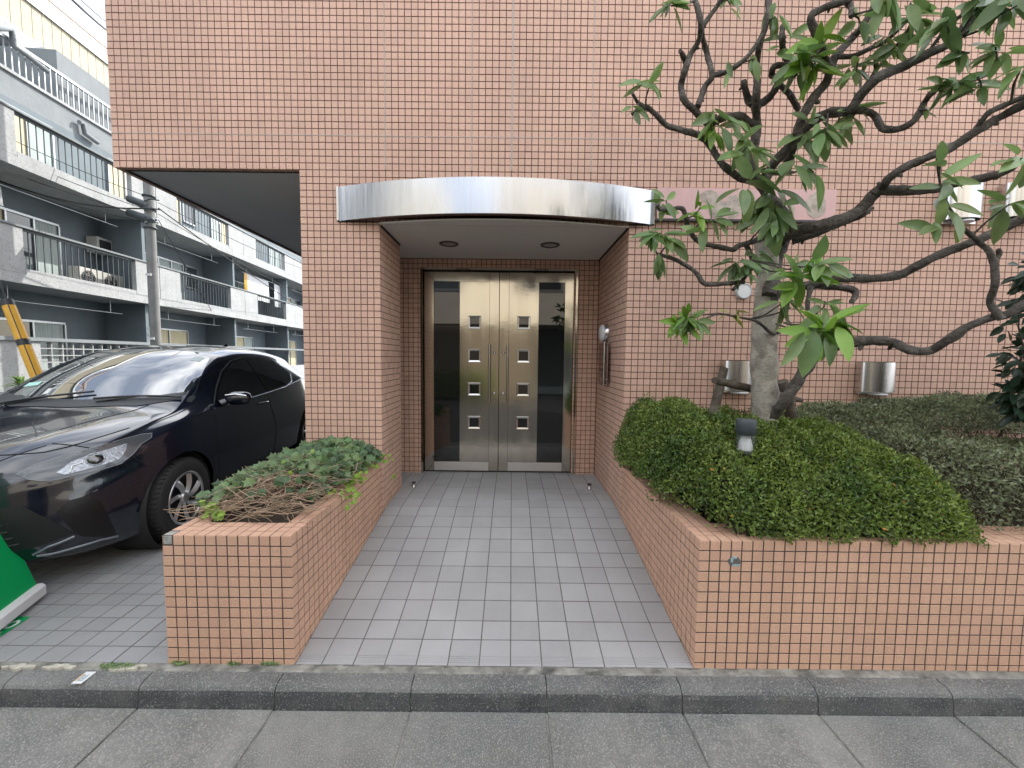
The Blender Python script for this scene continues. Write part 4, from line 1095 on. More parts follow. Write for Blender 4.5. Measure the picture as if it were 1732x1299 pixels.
for i, (p, d, nn, sz, mk) in enumerate(allv):
    key = (mk, rnd.randrange(3)); wid = 1.0
    if key not in variants:
        me = leaf_mesh('leaf', 1.0, (.37, .42, .33)[key[1]], (.32, .15, .5)[key[1]], (.14, .26, .04)[key[1]]); me.materials.append(M_[mk]); variants[key] = me
    mtx = leaf_matrix(p, d, nn, sz)
    if i < 300:
        o = bpy.data.objects.new('leaf', variants[key]); col.objects.link(o); o.parent = tree; o.matrix_parent_inverse = wt; o.matrix_basis = mtx
    else: rest.setdefault(mk, []).append((key, mtx))
if rest:
    mb = MB(); mats = list(rest)
    for mi, mk in enumerate(mats):
        for key, mtx in rest[mk]:
            me = variants[key]; mb.add([mtx @ v_.co for v_ in me.vertices], [tuple(p.vertices) for p in me.polygons], mi, True)
    me = mb.mesh('small_leaves')
    for mk in mats: me.materials.append(M_[mk])
    o = link('small_leaves', me, tree); o['kind'] = 'stuff'
# twigs joining the leaf clusters to the nearest limb
allp = []
for pts_, Y0, Y1, r0, r1 in LIMBS:
    p3, _ = poly3(pts_, Y0, Y1, r0, r1, 6, .10); allp += p3
tw = MB()
for (u, v, Y, n, lp, mk, dd, spr) in CL:
    c = aty(u, v, Y); q = min(allp, key=lambda a: (a-c).length); dist = (q-c).length
    if dist > .5: q = c+(q-c)*.4
    mid = (c+q)/2+rand_unit()*dist*.12
    tw.tube([q, mid, c], [.005, .004, .003], 6, caps=False)
o = tw.build('twigs', M_['bark_dark'], tree); o['kind'] = 'stuff'

# ------------------------------------------------------------------ camellia at the right edge
cam_s = empty('camellia_shrub', (3.3, .5, .6), label='dark glossy camellia shrub at the right picture edge', cat='shrub')
g = MB()
for k in range(9):
    p = Vector((3.32, .55, .6)); pts = [p.copy()]; d = Vector((rnd.uniform(-.35, .2), rnd.uniform(-.3, .2), 1)).normalized()
    for j in range(9): d = (d+rand_unit()*.16).normalized(); p = p+d*.15; pts.append(p.copy())
    g.tube(pts, [.012-.001*j for j in range(10)], 6, caps=False)
g.build('stems', M_['bark_dark'], cam_s)
its = []
cme = leaf_mesh('leaf', 1.0, .5, .3, .15); cme.materials.append(M_['camellia'])
ctr = [(3.08, .5, 1.98, .14), (3.10, .5, 1.75, .20), (3.02, .45, 1.5, .17), (3.08, .5, 1.36, .19), (3.3, .5, 1.9, .25), (3.35, .5, 1.5, .34), (3.04, .5, 1.24, .13), (3.3, .5, 1.2, .25)]
inv = wm(cam_s).inverted(); cnt = 0; cand = []
for k in range(900):
    cx, cy, cz, r_ = rnd.choice(ctr); d = rand_unit(); p = Vector((cx, cy, cz))+d*r_*rnd.random()**.5
    dd = (d+Vector((0, -.4, -.45))+rand_unit()*.5).normalized(); cand.append((p, leaf_matrix(p, dd, Vector((0, -.5, 1))+rand_unit()*.5, rnd.uniform(.06, .085))))
def insc(p):
    q = to_px(p); return 1.0 if q and q[0] < PW+10 else 0.0
cand.sort(key=lambda a: (-insc(a[0]), a[0].y))
mb = MB()
for i, (p, mtx) in enumerate(cand):
    if i < 300:
        o = bpy.data.objects.new('leaf', cme); col.objects.link(o); o.parent = cam_s; o.matrix_parent_inverse = inv; o.matrix_basis = mtx
    else: mb.add([mtx @ v_.co for v_ in cme.vertices], [tuple(q.vertices) for q in cme.polygons], 0, True)
o = mb.build('inner_leaves', M_['camellia'], cam_s); o['kind'] = 'stuff'

# ------------------------------------------------------------------ ivy in the left planter
ivy = empty('ivy', (-1.3, .7, .6), label='dark green ivy with lime young shoots trailing over the left planter', cat='ivy')
def ivy_mesh():
    out_ = [(0, 0), (.18, -.42), (.42, -.30), (.62, -.52), (.66, -.22), (1.0, 0), (.66, .22), (.62, .52), (.42, .30), (.18, .42)]
    P = [(.36, 0, .05)]+[(x_, y_, -.10*abs(y_)-.06*x_) for x_, y_ in out_]
    me = bpy.data.meshes.new('leaf'); me.from_pydata(P, [], [(0, 1+i, 1+(i+1) % 10) for i in range(10)]); me.update(); return me
iv_d, iv_l = ivy_mesh(), ivy_mesh(); iv_d.materials.append(M_['ivy']); iv_l.materials.append(M_['ivy_lime'])
def mound(x, y):
    t = max(0, min(1, (x-X_PIL)/.6)); return .625+.13*math.sin(math.pi*min(1, max(0, (t+.10)/1.15)))**.7*min(1, (y+.1)/.5)+.03*min(1, y)
cand = []
for k in range(1150):
    y = .25+1.08*rnd.random()**.8; x = rnd.uniform(X_PIL-.05, X_RL-.01)
    bare = (y < .58 and x > -1.50)
    if bare and rnd.random() < .86: continue
    if y > D-.06: y = D-.06
    z = mound(x, y)+rnd.uniform(-.02, .06)
    cand.append((Vector((x, y, z)), 'd' if rnd.random() > .06 else 'l'))
def chain(u0, v0, u1, v1, Y0, Y1, n, sp):
    for k in range(n):
        t = rnd.random(); p = aty(u0+(u1-u0)*t+rnd.uniform(-sp, sp), v0+(v1-v0)*t+rnd.uniform(-sp, sp)*.8, Y0+(Y1-Y0)*t); cand.append((p, 'l'))
chain(352, 850, 372, 880, .20, .14, 16, 11); chain(350, 855, 365, 862, .2, .2, 8, 12)
chain(570, 835, 615, 800, .50, .80, 30, 9); chain(590, 850, 600, 826, .50, .62, 12, 8); chain(645, 770, 662, 778, 1.18, 1.2, 14, 6); chain(663, 801, 666, 808, 1.2, 1.2, 3, 2)
chain(600, 800, 650, 780, .8, 1.15, 10, 6)
cand2 = [c for c in cand]
def pxs(c): return -(1/(c[0].y-CAM.y))
cand2.sort(key=lambda c: (c[1] != 'l', -c[0].z+.0, pxs(c)))
inv = wm(ivy).inverted(); mbs = {'d': MB(), 'l': MB()}
for i, (p, kd) in enumerate(cand2):
    d = Vector((rnd.uniform(-1, 1), rnd.uniform(-1, .1), rnd.uniform(-.7, .1))); nn = Vector((.15, -.75, .75))+rand_unit()*.5
    sz = rnd.uniform(.046, .078) if kd == 'd' else rnd.uniform(.022, .042)
    mtx = leaf_matrix(p, d, nn, sz); me = iv_d if kd == 'd' else iv_l
    if i < 300:
        o = bpy.data.objects.new('leaf', me); col.objects.link(o); o.parent = ivy; o.matrix_parent_inverse = inv; o.matrix_basis = mtx
    else: mbs[kd].add([mtx @ v_.co for v_ in me.vertices], [tuple(q.vertices) for q in me.polygons])
if mbs['d'].v: o = mbs['d'].build('under_leaves', M_['ivy'], ivy); o['kind'] = 'stuff'
if mbs['l'].v: o = mbs['l'].build('young_leaves', M_['ivy_lime'], ivy); o['kind'] = 'stuff'
tw = MB()
for i in range(460):
    y = .17+rnd.random()**1.2*.60; x = rnd.uniform(X_PIL+.02, X_RL-.03); p = Vector((x, y, mound(x, y)-rnd.uniform(-.012, .06))); pts = [p]
    d = Vector((rnd.uniform(-1, 1), rnd.uniform(-1, 1), rnd.uniform(-.15, .3))).normalized()
    for k in range(5):
        d = (d+rand_unit()*.45).normalized(); d.z *= .6; p = p+d*.04
        if p.y < .12: p.y = .12
        p.z = max(p.z, .60); pts.append(p)
    r_ = rnd.uniform(.0009, .0028); tw.tube(pts, [r_, r_, r_*.9, r_*.8, r_*.7, r_*.5], 5, caps=False)
o = tw.build('dry_stems', M_['twig'], ivy); o['kind'] = 'stuff'

# ------------------------------------------------------------------ the parked car
AL = R(8.0); CU = Vector((-math.sin(AL), math.cos(AL), .010)).normalized(); CLt = Vector((math.cos(AL), math.sin(AL), 0)); CO = Vector((-3.215, .285, .045))
CZ = CLt.cross(CU).normalized()
def cw(u, y, z): return CO+CU*u+CLt*y+CZ*z
CFR = Matrix((CU, CLt, CZ)).transposed().to_4x4(); CFR.translation = CO       # car frame: u rearward, y to the car's left, z up (left handed on purpose: use det check)
car = empty('parked_car', tuple(cw(1.97, 0, 0)), label='glossy black hatchback parked nose out under the overhang', cat='car')
ST = [ # u, W, zb, ys, zs, yr, zr, zt
 (0.00,.60,.27,.55,.64,.44,.70,.715),(0.05,.70,.20,.66,.68,.52,.735,.755),(0.18,.78,.165,.75,.735,.58,.795,.82),(0.42,.825,.15,.795,.80,.62,.865,.895),(0.70,.842,.15,.81,.865,.645,.925,.955),
 (0.93,.845,.15,.808,.905,.66,.962,1.0),(1.08,.845,.15,.80,.925,.655,1.03,1.075),(1.40,.845,.15,.785,.945,.61,1.215,1.265),(1.72,.845,.15,.775,.965,.575,1.365,1.415),(1.90,.845,.15,.772,.972,.568,1.405,1.462),(2.2,.845,.15,.77,.98,.56,1.435,1.495),
 (2.65,.846,.15,.77,1.0,.55,1.43,1.492),(3.05,.847,.15,.765,1.03,.54,1.39,1.46),(3.40,.845,.16,.755,1.06,.52,1.33,1.41),(3.62,.835,.18,.735,1.06,.50,1.20,1.27),(3.80,.81,.22,.70,1.0,.48,1.06,1.09),(3.90,.76,.26,.64,.93,.45,.97,.99),(3.94,.66,.32,.56,.84,.40,.87,.885)]
def section(s):
    u, W_, zb, ys, zs, yr, zr, zt = s
    return [(0, zb), (.55*W_, zb), (.90*W_, zb+.015), (.985*W_, min(zb+.20, zs*.5+.03)), (W_, min(.60, zs*.80)), (ys+.012, zs-.05), (ys-.010, zs+.012), ((ys*.35+yr*.65), zs+(zr-zs)*.72), (yr, zr), (yr*.55, zr+(zt-zr)*.80), (0, zt)]
SEC = np.array([section(s) for s in ST]); UU = np.array([s[0] for s in ST])
def cr(P, n, par=None):
    """Catmull-Rom through P (k,d); n samples per span"""
    out_ = []
    for i in range(len(P)-1):
        p0, p1, p2, p3 = P[max(i-1, 0)], P[i], P[i+1], P[min(i+2, len(P)-1)]
        if i == 0: p0 = 2*p1-p2
        if i == len(P)-2: p3 = 2*p2-p1
        for k in range(n):
            t = k/n; out_.append(.5*((2*p1)+(-p0+p2)*t+(2*p0-5*p1+4*p2-p3)*t*t+(-p0+3*p1-3*p2+p3)*t**3))
    out_.append(P[-1]); return np.array(out_)
K = np.concatenate([UU[:, None, None]*np.ones((1, SEC.shape[1], 1)), SEC], axis=2)    # stations x pts x 3
A_ = np.stack([cr(K[:, j], 6) for j in range(K.shape[1])], axis=1)
B_ = np.stack([cr(A_[i], 6) for i in range(A_.shape[0])], axis=0)                      # nu x nt x 3
# front cap rings
def bow(u, y, z):
    f = max(0.0, 1-u/1.05); f = f*f*(3-2*f)
    zf = 1.0-.25*max(0, z-.55)
    return u+.40*(abs(y)/.84)**2.9*f*zf+(.05*max(0, z-.45)/.3 if u < .3 and z < .85 else 0)*(1-u/.3 if u < .3 else 0)
nu, nt = B_.shape[:2]
caps = []
for s_, du in ((.0, -.035), (.30, -.034), (.62, -.028), (.86, -.014)):
    c = B_[0].copy(); zc = .47
    c[:, 1] *= s_ if s_ > 0 else .001; c[:, 2] = zc+(c[:, 2]-zc)*(s_ if s_ > 0 else .001); c[:, 0] = du; caps.append(c)
caps_r = []
for s_, du in ((.86, .012), (.5, .02), (.001, .022)):
    c = B_[-1].copy(); zc = .6
    c[:, 1] *= s_; c[:, 2] = zc+(c[:, 2]-zc)*s_; c[:, 0] += du; caps_r.append(c)
G = np.concatenate([np.array(caps), B_, np.array(caps_r)], axis=0)
nu = G.shape[0]
def det3(): return CU.cross(CLt).dot(CZ)
FL = det3() < 0
V = []; F = []
for sgn in (1, -1):
    b = len(V)
    for i in range(nu):
        for j in range(nt):
            u, y, z = G[i, j]; V.append(cw(bow(u, y, z), sgn*y, z))
    for i in range(nu-1):
        for j in range(nt-1):
            a = b+i*nt+j; f = (a, a+nt, a+nt+1, a+1)
            F.append(f if sgn > 0 else f[::-1])
cme_ = bpy.data.meshes.new('body'); cme_.from_pydata([tuple(v) for v in V], [], F); cme_.update()
import bmesh
bm = bmesh.new(); bm.from_mesh(cme_); bmesh.ops.remove_doubles(bm, verts=bm.verts, dist=.0004); bmesh.ops.recalc_face_normals(bm, faces=bm.faces)
cbody_bvh = BVHTree.FromBMesh(bm)
# wheel openings: pull near vertices onto the arch circle, then drop what lies inside
WU, WR = (.82, 3.37), .345
wz = .305
def local(p): d = p-CO; return d.dot(CU), d.dot(CLt), d.dot(CZ)
kill = []
for f in bm.faces:
    u, y, z = local(f.calc_center_median())
    if abs(y) > .58 and any(math.hypot(u-w, z-wz) < WR+.0 for w in WU): kill.append(f)
bmesh.ops.delete(bm, geom=kill, context='FACES')
for v in bm.verts:
    u, y, z = local(v.co)
    if any(e.is_boundary for e in v.link_edges) and abs(y) > .58:
        for w in WU:
            r_ = math.hypot(u-w, z-wz)
            if r_ < WR+.09 and z > .12:
                k = (WR+.012)/max(r_, .01); v.co = v.co+CU*((u-w)*(k-1))+CZ*((z-wz)*(k-1))
for f in bm.faces: f.smooth = True
bm.to_mesh(cme_); bm.free()
link('body', cme_, car, M_['paint'])
def drop(u, y, z, d, off_=.003, far=2.0):
    """project a car-frame point along car-frame direction d onto the body"""
    o = cw(u, y, z); dv = (CU*d[0]+CLt*d[1]+CZ*d[2]).normalized()
    h = cbody_bvh.ray_cast(o, dv, far)
    if h[0] is None: return None
    n = h[1] if h[1].dot(dv) < 0 else -h[1]
    return h[0]+n*off_
def fill(poly, res):
    """grid triangulation of a 2D polygon -> pts, faces (boundary followed exactly)"""
    from mathutils.geometry import delaunay_2d_cdt
    P = []
    n = len(poly)
    for i in range(n):
        a, b = Vector(poly[i]), Vector(poly[(i+1) % n]); m = max(1, int((b-a).length/res))
        for k in range(m): P.append(a+(b-a)*k/m)
    nb_ = len(P); xs = [p.x for p in P]; ys_ = [p.y for p in P]
    def inside(q):
        c = False
        for i in range(nb_):
            a, b = P[i], P[(i+1) % nb_]
            if (a.y > q.y) != (b.y > q.y) and q.x < (b.x-a.x)*(q.y-a.y)/(b.y-a.y)+a.x: c = not c
        return c
    x = min(xs)+res/2; ins = []
    while x < max(xs):
        y = min(ys_)+res/2
        while y < max(ys_):
            q = Vector((x, y))
            if inside(q) and min((q-p).length for p in P) > res*.45: ins.append(q)
            y += res
        x += res
    r_ = delaunay_2d_cdt(P+ins, [(i, (i+1) % nb_) for i in range(nb_)], [], 1, 1e-6)
    return r_[0], r_[2]
def overlay(name, poly, mode, material, off_=.003, res=.05, mirror=False, parent=None, seam=0.0):
    pts, fs = fill(poly, res)
    objs = []
    for sg_ in ((1, -1) if mirror else (1,)):
        Q = []; ok = True
        for p in pts:
            if mode == 'side': q = drop(p.x, sg_*1.5, p.y, (0, -sg_, 0), off_)
            elif mode == 'front': q = drop(-1.0, sg_*p.x, p.y, (1, 0, 0), off_, 4)
            elif mode == 'top': q = drop(p.x, sg_*p.y, 2.5, (0, 0, -1), off_, 4)
            elif mode == 'wind': q = drop(p.x, sg_*p.y, 2.5, (0, 0, -1), off_, 4)
            elif mode == 'diag': # 45 degree corner view: p.x = coordinate along (1,-1), p.y = z
                c = Vector((-1.2, 1.9)); ax = Vector((1, 1)).normalized(); o_ = c+ax*p.x; q = drop(o_.x, sg_*o_.y, p.y, (1, -sg_, 0), off_, 5)
            if q is None: q = Q[-1] if Q else cw(0, 0, .5)
            Q.append(q)
        mb = MB(); F2 = [tuple(f) for f in fs]
        # orient outwards
        mb.add(Q, F2, 0, True)
        me = mb.mesh(name); b2 = bmesh.new(); b2.from_mesh(me)
        cc = cw(1.9, 0, .7)
        for f in b2.faces:
            if f.normal.dot(f.calc_center_median()-cc) < 0: f.normal_flip()
        b2.to_mesh(me); b2.free()
        objs.append(link(name, me, parent or car, material))
    return objs
def line_on(name, pts, mode, r_, material, mirror=False, off_=.0, parent=None):
    for sg_ in ((1, -1) if mirror else (1,)):
        Q = []
        for i in range(len(pts)-1):
            for k in range(10):
                t = k/10; a = pts[i]; b = pts[i+1]; p = (a[0]+(b[0]-a[0])*t, a[1]+(b[1]-a[1])*t)
                if mode == 'side': q = drop(p[0], sg_*1.5, p[1], (0, -sg_, 0), off_)
                elif mode == 'front': q = drop(-1, sg_*p[0], p[1], (1, 0, 0), off_, 4)
                elif mode == 'diag':
                    c = Vector((-1.2, 1.9)); ax = Vector((1, 1)).normalized(); o_ = c+ax*p[0]; q = drop(o_.x, sg_*o_.y, p[1], (1, -sg_, 0), off_, 5)
                else: q = drop(p[0], sg_*p[1], 2.5, (0, 0, -1), off_, 4)
                if q is not None: Q.append(q)
        if len(Q) > 2:
            g = MB(); g.tube(Q, r_, 6); g.build(name, material, parent or car)
wsg = mat('windscreen_glass', (.012, .018, .022), .01, spec=1.0); wsg.node_tree.nodes['Principled BSDF'].inputs['IOR'].default_value = 2.3
seam = mat('panel_gap', (.001, .001, .001), .9)
ov_ws = overlay('windscreen', [(1.20, -.70), (1.06, -.42), (1.015, 0), (1.06, .42), (1.20, .70), (1.45, .625), (1.70, .555), (1.775, .42), (1.80, 0), (1.775, -.42), (1.70, -.555), (1.45, -.625)], 'wind', wsg, .003, .06)[0]
overlay('side_window', [(1.36, .955), (1.52, 1.085), (1.72, 1.225), (1.92, 1.315), (2.12, 1.345), (2.20, 1.345), (2.30, .985), (1.8, .965)], 'side', M_['car_glass'], .003, .05, True)
overlay('rear_side_window', [(2.345, .988), (2.245, 1.345), (2.5, 1.345), (2.8, 1.315), (3.02, 1.25), (3.16, 1.15), (3.08, 1.07), (2.85, 1.015)], 'side', M_['car_glass'], .003, .05, True)
line_on('window_trim', [(1.30, .930), (1.8, .945), (2.3, .965), (2.85, .995), (3.08, 1.045), (3.19, 1.15)], 'side', .003, M_['chrome'], True)
line_on('window_seal', [(1.33, .955), (1.50, 1.095), (1.70, 1.24), (1.92, 1.335), (2.15, 1.365), (2.5, 1.367), (2.8, 1.335), (3.04, 1.265)], 'side', .006, M_['rubber'], True)
line_on('door_seam', [(2.33, .25), (2.36, .6), (2.325, .965)], 'side', .0035, seam, True)
line_on('door_seam', [(1.27, .25), (1.24, .6), (1.30, .915)], 'side', .0035, seam, True)
line_on('bonnet_seam', [(.33, .40), (.36, .62), (.70, .70), (1.0, .735), (1.18, .75)], 'top', .0035, seam, True)
line_on('bonnet_seam', [(.0+.075, 0), (.13, .25), (.33, .40)], 'top', .003, seam, True)
line_on('bonnet_crease', [(.50, .30), (.80, .42), (1.02, .50)], 'top', .004, M_['paint'], True)
# wiper cowl
overlay('cowl', [(1.12, -.72), (.965, -.42), (.925, 0), (.965, .42), (1.12, .72), (1.21, .705), (1.07, .42), (1.025, 0), (1.07, -.42), (1.21, -.705)], 'top', M_['black_pl'], .004, .06)
for (a, b) in (((1.02, .10), (1.10, .66)), ((1.0, -.50), (1.10, .04))):
    q = [drop(a[0]+(b[0]-a[0])*k/8, a[1]+(b[1]-a[1])*k/8, 2.5, (0, 0, -1), .022, 4) for k in range(9)]
    g = MB(); g.tube(q, .008, 8); g.tube([drop(1.0, (a[1]+b[1])/2-.25, 2.5, (0, 0, -1), .008, 4), q[4]], .007, 8); g.build('wiper', M_['black_pl'], car)
g = MB(); q = drop(1.62, .56, 2.5, (0, 0, -1), .001, 4)
# stickers on the windscreen
overlay('windscreen_sticker', [(1.60, .44), (1.68, .44), (1.68, .52), (1.60, .52)], 'top', mat('pale_sticker', (.35, .42, .42), .5), .005, .05, parent=ov_ws)
overlay('windscreen_sticker', [(1.22, -.56), (1.27, -.56), (1.27, -.46), (1.22, -.46)], 'top', M_['tealst'], .005, .05, parent=ov_ws)
g = MB(); q = drop(1.24, .0, 2.5, (0, 0, -1), .004, 4)
# inner mirror
lipm0 = mat('lamp_edge_paint', (.16, .17, .19), .2, coat=1.0)
# headlamps: dark bezel, lens, reflector bowl and chrome ring
HL = [(.00, .605), (.10, .640), (.32, .705), (.50, .765), (.60, .80), (.665, .83), (.68, .815), (.62, .755), (.55, .715), (.47, .675), (.36, .630), (.24, .595), (.10, .575), (.03, .585)]
def diag_of(px, py):
    """pixel -> diag coordinates of the point of the body seen there"""
    d = ray(px, py).normalized(); h = cbody_bvh.ray_cast(CAM, d, 12)
    if h[0] is None: return None
    u, y, z = local(h[0]); c = Vector((-1.2, 1.9)); ax = Vector((1, 1)).normalized()
    return ((Vector((u, y))-c).dot(ax), z)
HLp = [(28,803),(60,786),(110,771),(160,757),(205,744),(240,735),(257,733),(256,741),(238,752),(225,768),(205,784),(170,795),(130,803),(95,812),(70,814),(48,811)]
q = [diag_of(*p) for p in HLp]
if all(q): HL = q
hls = overlay('headlamp', HL, 'diag', mat('headlamp_bezel', (.045, .05, .055), .25, coat=1.0), .004, .03, True)
def inset(poly, k, dx=0, dy=0):
    cx = sum(p[0] for p in poly)/len(poly); cy = sum(p[1] for p in poly)/len(poly); return [(cx+(x_-cx)*k+dx, cy+(y_-cy)*k+dy) for x_, y_ in poly]
LEp = [(95,800),(120,782),(150,770),(185,760),(215,750),(214,760),(203,776),(175,786),(140,796),(110,803)]
LE = [diag_of(*p) for p in LEp]
bow_m = mat('lamp_bowl', (.30, .32, .34), .16, .9, var=.5, vscale=60, bump=.004, bscale=90)
for i, h_ in enumerate(hls):
    sg_ = 1 if i == 0 else -1
    pts, fs = fill(LE, .03)
    overlay_parts = []
    c = Vector((-1.2, 1.9)); ax = Vector((1, 1)).normalized()
    def dq(p, of):
        o_ = c+ax*p[0]; return drop(o_.x, sg_*o_.y, p[1], (1, -sg_, 0), of, 5)
    g = MB(); g.add([dq(p, .006) for p in pts], [tuple(f) if sg_ > 0 else tuple(f)[::-1] for f in fs], 0, True); g.build('reflector', bow_m, h_)
    cp = diag_of(161, 777); cen = dq(cp, .002)
    nrm = (dq(cp, .02)-dq(cp, .002)).normalized()
    fr = Matrix.Translation(cen) @ nrm.to_track_quat('Z', 'Y').to_matrix().to_4x4()
    g = MB(); g.lathe([(.044, .0), (.046, .006), (.043, .008), (.040, .006)], 28, fr); g.build('ring', bow_m, h_)
    g = MB(); g.lathe([(.038, .006), (.030, .016), (.018, .022), (.0001, .024)], 28, fr); g.build('projector', M_['car_glass'], h_)
    cp = diag_of(125, 793); cen = dq(cp, .004); 
    g = MB(); g.tube([dq(diag_of(118, 800), .008), dq(diag_of(122, 789), .009), dq(diag_of(140, 783), .008)], .004, 8); g.build('light_guide', M_['white_pl'], h_)
    q_ = [dq(p, .004) for p in HL]; g = MB(); g.tube(q_+[q_[0]], .0022, 6); g.build('lamp_edge', lipm0, h_)
# grille, lower intake and lip
grm = mat('grille_black', (.006, .007, .008), .45)
overlay('grille', [(-.62, .33), (-.50, .30), (.50, .30), (.62, .33), (.56, .44), (.46, .55), (-.46, .55), (-.56, .44)], 'front', grm, .004, .05)
for k in range(5):
    zz = .335+.04*k; w_ = .56-.02*k
    line_on('grille_bar', [(-w_, zz), (w_, zz)], 'front', .006, M_['black_pl'], off_=.004)
DIp = [(95,866),(118,846),(150,838),(172,850),(186,880),(197,903),(180,908),(140,907),(128,903)]
DI = [diag_of(*p) for p in DIp]
if all(DI): overlay('side_intake', DI, 'diag', mat('intake_black', (.004, .004, .005), .35), .003, .03, True)
lipm = mat('lip_paint', (.14, .16, .19), .25, coat=1.0)
for pp, nm in (([(56,938),(80,925),(105,916),(128,906)], 'intake_trim'), ([(62,940),(90,936),(130,925),(170,913),(202,906)], 'lip_trim')):
    a = [diag_of(*p) for p in pp]
    if all(a): line_on(nm, a, 'diag', .0075, lipm, True, .002)
a = [diag_of(*p) for p in [(0,770),(40,768),(75,765),(115,756),(160,742),(225,722)]]
if all(a): line_on('bonnet_shut_line', a, 'diag', .004, seam, True)
a = [diag_of(*p) for p in [(222,772),(236,780),(248,790)]]
if all(a): line_on('bumper_seam', a, 'diag', .003, seam, True)
line_on('sill', [(1.25, .20), (1.8, .19), (2.9, .20)], 'side', .012, M_['black_pl'], True)
# emblem ring set on the nose
g = MB(); fr = Matrix.Translation(drop(-1, 0, .655, (1, 0, 0), .004, 4)) @ (-CU).to_track_quat('Z', 'Y').to_matrix().to_4x4()
g.lathe([(.040, 0), (.046, .005), (.052, 0)], 28, fr); g.build('emblem', M_['chrome'], car)
g = MB(); b0 = drop(-1, 0, .40, (1, 0, 0), .012, 4)
fr = Matrix.Translation(b0); px_ = CLt
g.add([b0-CLt*.165-CZ*.082, b0+CLt*.165-CZ*.082, b0+CLt*.165+CZ*.082, b0-CLt*.165+CZ*.082], [(0, 1, 2, 3), (3, 2, 1, 0)]); g.build('number_plate', M_['white_pl'], car)
# wheels
def wheel(u, sg_):
    c = cw(u, sg_*.745, wz); fr = Matrix.Translation(c) @ (CLt*sg_).to_track_quat('Z', 'Y').to_matrix().to_4x4()
    g = MB(); g.lathe([(.190, -.09), (.235, -.098), (.285, -.096), (.302, -.080), (.308, -.05), (.309, .0), (.308, .05), (.303, .078), (.288, .094), (.245, .099), (.215, .096), (.200, .088)], 56, fr)
    for k in range(56):       # shoulder tread blocks
        a = 2*math.pi*k/56; f2 = fr @ Matrix.Rotation(a, 4, 'Z'); g.box((.296, -.006, .045), (.311, .006, .086), frame=f2)
    w_ = g.build('wheel', M_['rubber'], car)
    g = MB(); g.lathe([(.205, .070), (.206, .092), (.200, .098), (.194, .092), (.188, .055), (.10, .040), (.0001, .04)], 48, fr); g.build('rim', mat('rim_dark', (.03, .031, .033), .5, .5), w_)
    g = MB()
    g.lathe([(.198, .086), (.203, .097), (.196, .101), (.186, .098), (.184, .088)], 48, fr); g.lathe([(.0001, .094), (.030, .093), (.042, .088), (.045, .07)], 28, fr)
    for k in range(7):
        a = 2*math.pi*k/7; f2 = fr @ Matrix.Rotation(a, 4, 'Z')
        P = []; n = 7
        for i in range(n+1):
            t = i/n; r_ = .032+.158*t; cc_ = .55*t*t*.16; w0 = .016+.020*t
            P += [(r_, cc_-w0, .086+.010*math.sin(t*2.6)-.010), (r_, cc_-w0*.1, .094+.012*math.sin(t*2.6)-.006), (r_, cc_+w0*.9, .082+.006*math.sin(t*2.6)-.012)]
        F3 = []
        for i in range(n): b_ = 3*i; F3 += [(b_, b_+3, b_+4, b_+1), (b_+1, b_+4, b_+5, b_+2)]
        P = [f2 @ Vector(p) for p in P]; g.add(P, F3)
    g.build('hubcap', M_['hub'], w_)
for u in WU:
    for sg_ in (1, -1): wheel(u, sg_)
# dark wheel housings
for u in WU:
    for sg_ in (1, -1):
        g = MB(); fr = Matrix.Translation(cw(u, sg_*.52, wz)) @ (CLt*sg_).to_track_quat('Z', 'Y').to_matrix().to_4x4()
        g.lathe([(.0001, 0), (WR+.015, 0), (WR+.015, .285)], 40, fr); g.build('wheel_housing', M_['rubber'], car)
# door mirror, handle
for sg_ in (1, -1):
    mcn = cw(1.44, sg_*.925, 1.005)
    mb = MB(); P = []; nn_ = 14; mm = 10
    for i in range(nn_+1):
        t = i/nn_; yy = -.115+.23*t; s_ = max(0, 1-abs(2*t-1)**3.2)**.5
        for k in range(mm):
            a = 2*math.pi*k/mm; P.append(mcn+CU*(.055*math.cos(a)*s_-.01*t)+CLt*(sg_*yy)+CZ*(.062*math.sin(a)*s_+.006*t))
    mb.add(P, [(i*mm+k, i*mm+(k+1) % mm, (i+1)*mm+(k+1) % mm, (i+1)*mm+k) for i in range(nn_) for k in range(mm)], 0, True)
    mb.tube([mcn-CLt*(sg_*.09)-CZ*.02, cw(1.41, sg_*.79, .96)], [.03, .035], 10)
    mir = mb.build('door_mirror', M_['paint'], car)
    g = MB(); g.tube([mcn-CU*.052-CLt*(sg_*.085)+CZ*.035, mcn-CU*.057+CZ*.045, mcn-CU*.05+CLt*(sg_*.09)+CZ*.030], .006, 8); g.build('trim', M_['chrome'], mir)
    hp = [drop(2.10+.02*k, sg_*1.5, .872, (0, -sg_, 0), .012+.022*math.sin(math.pi*k/9), 2) for k in range(10)]
    g = MB(); g.tube(hp, .009, 8); g.build('door_handle', M_['paint'], car)
ant = drop(3.0, 0, 2.5, (0, 0, -1), 0, 4)
g = MB(); g.add([ant-CU*.08, ant+CU*.06+CLt*.018, ant+CU*.06-CLt*.018, ant+CU*.05+CZ*.065], [(0, 2, 3), (0, 3, 1), (1, 3, 2)]); g.build('fin_aerial', M_['paint'], car)
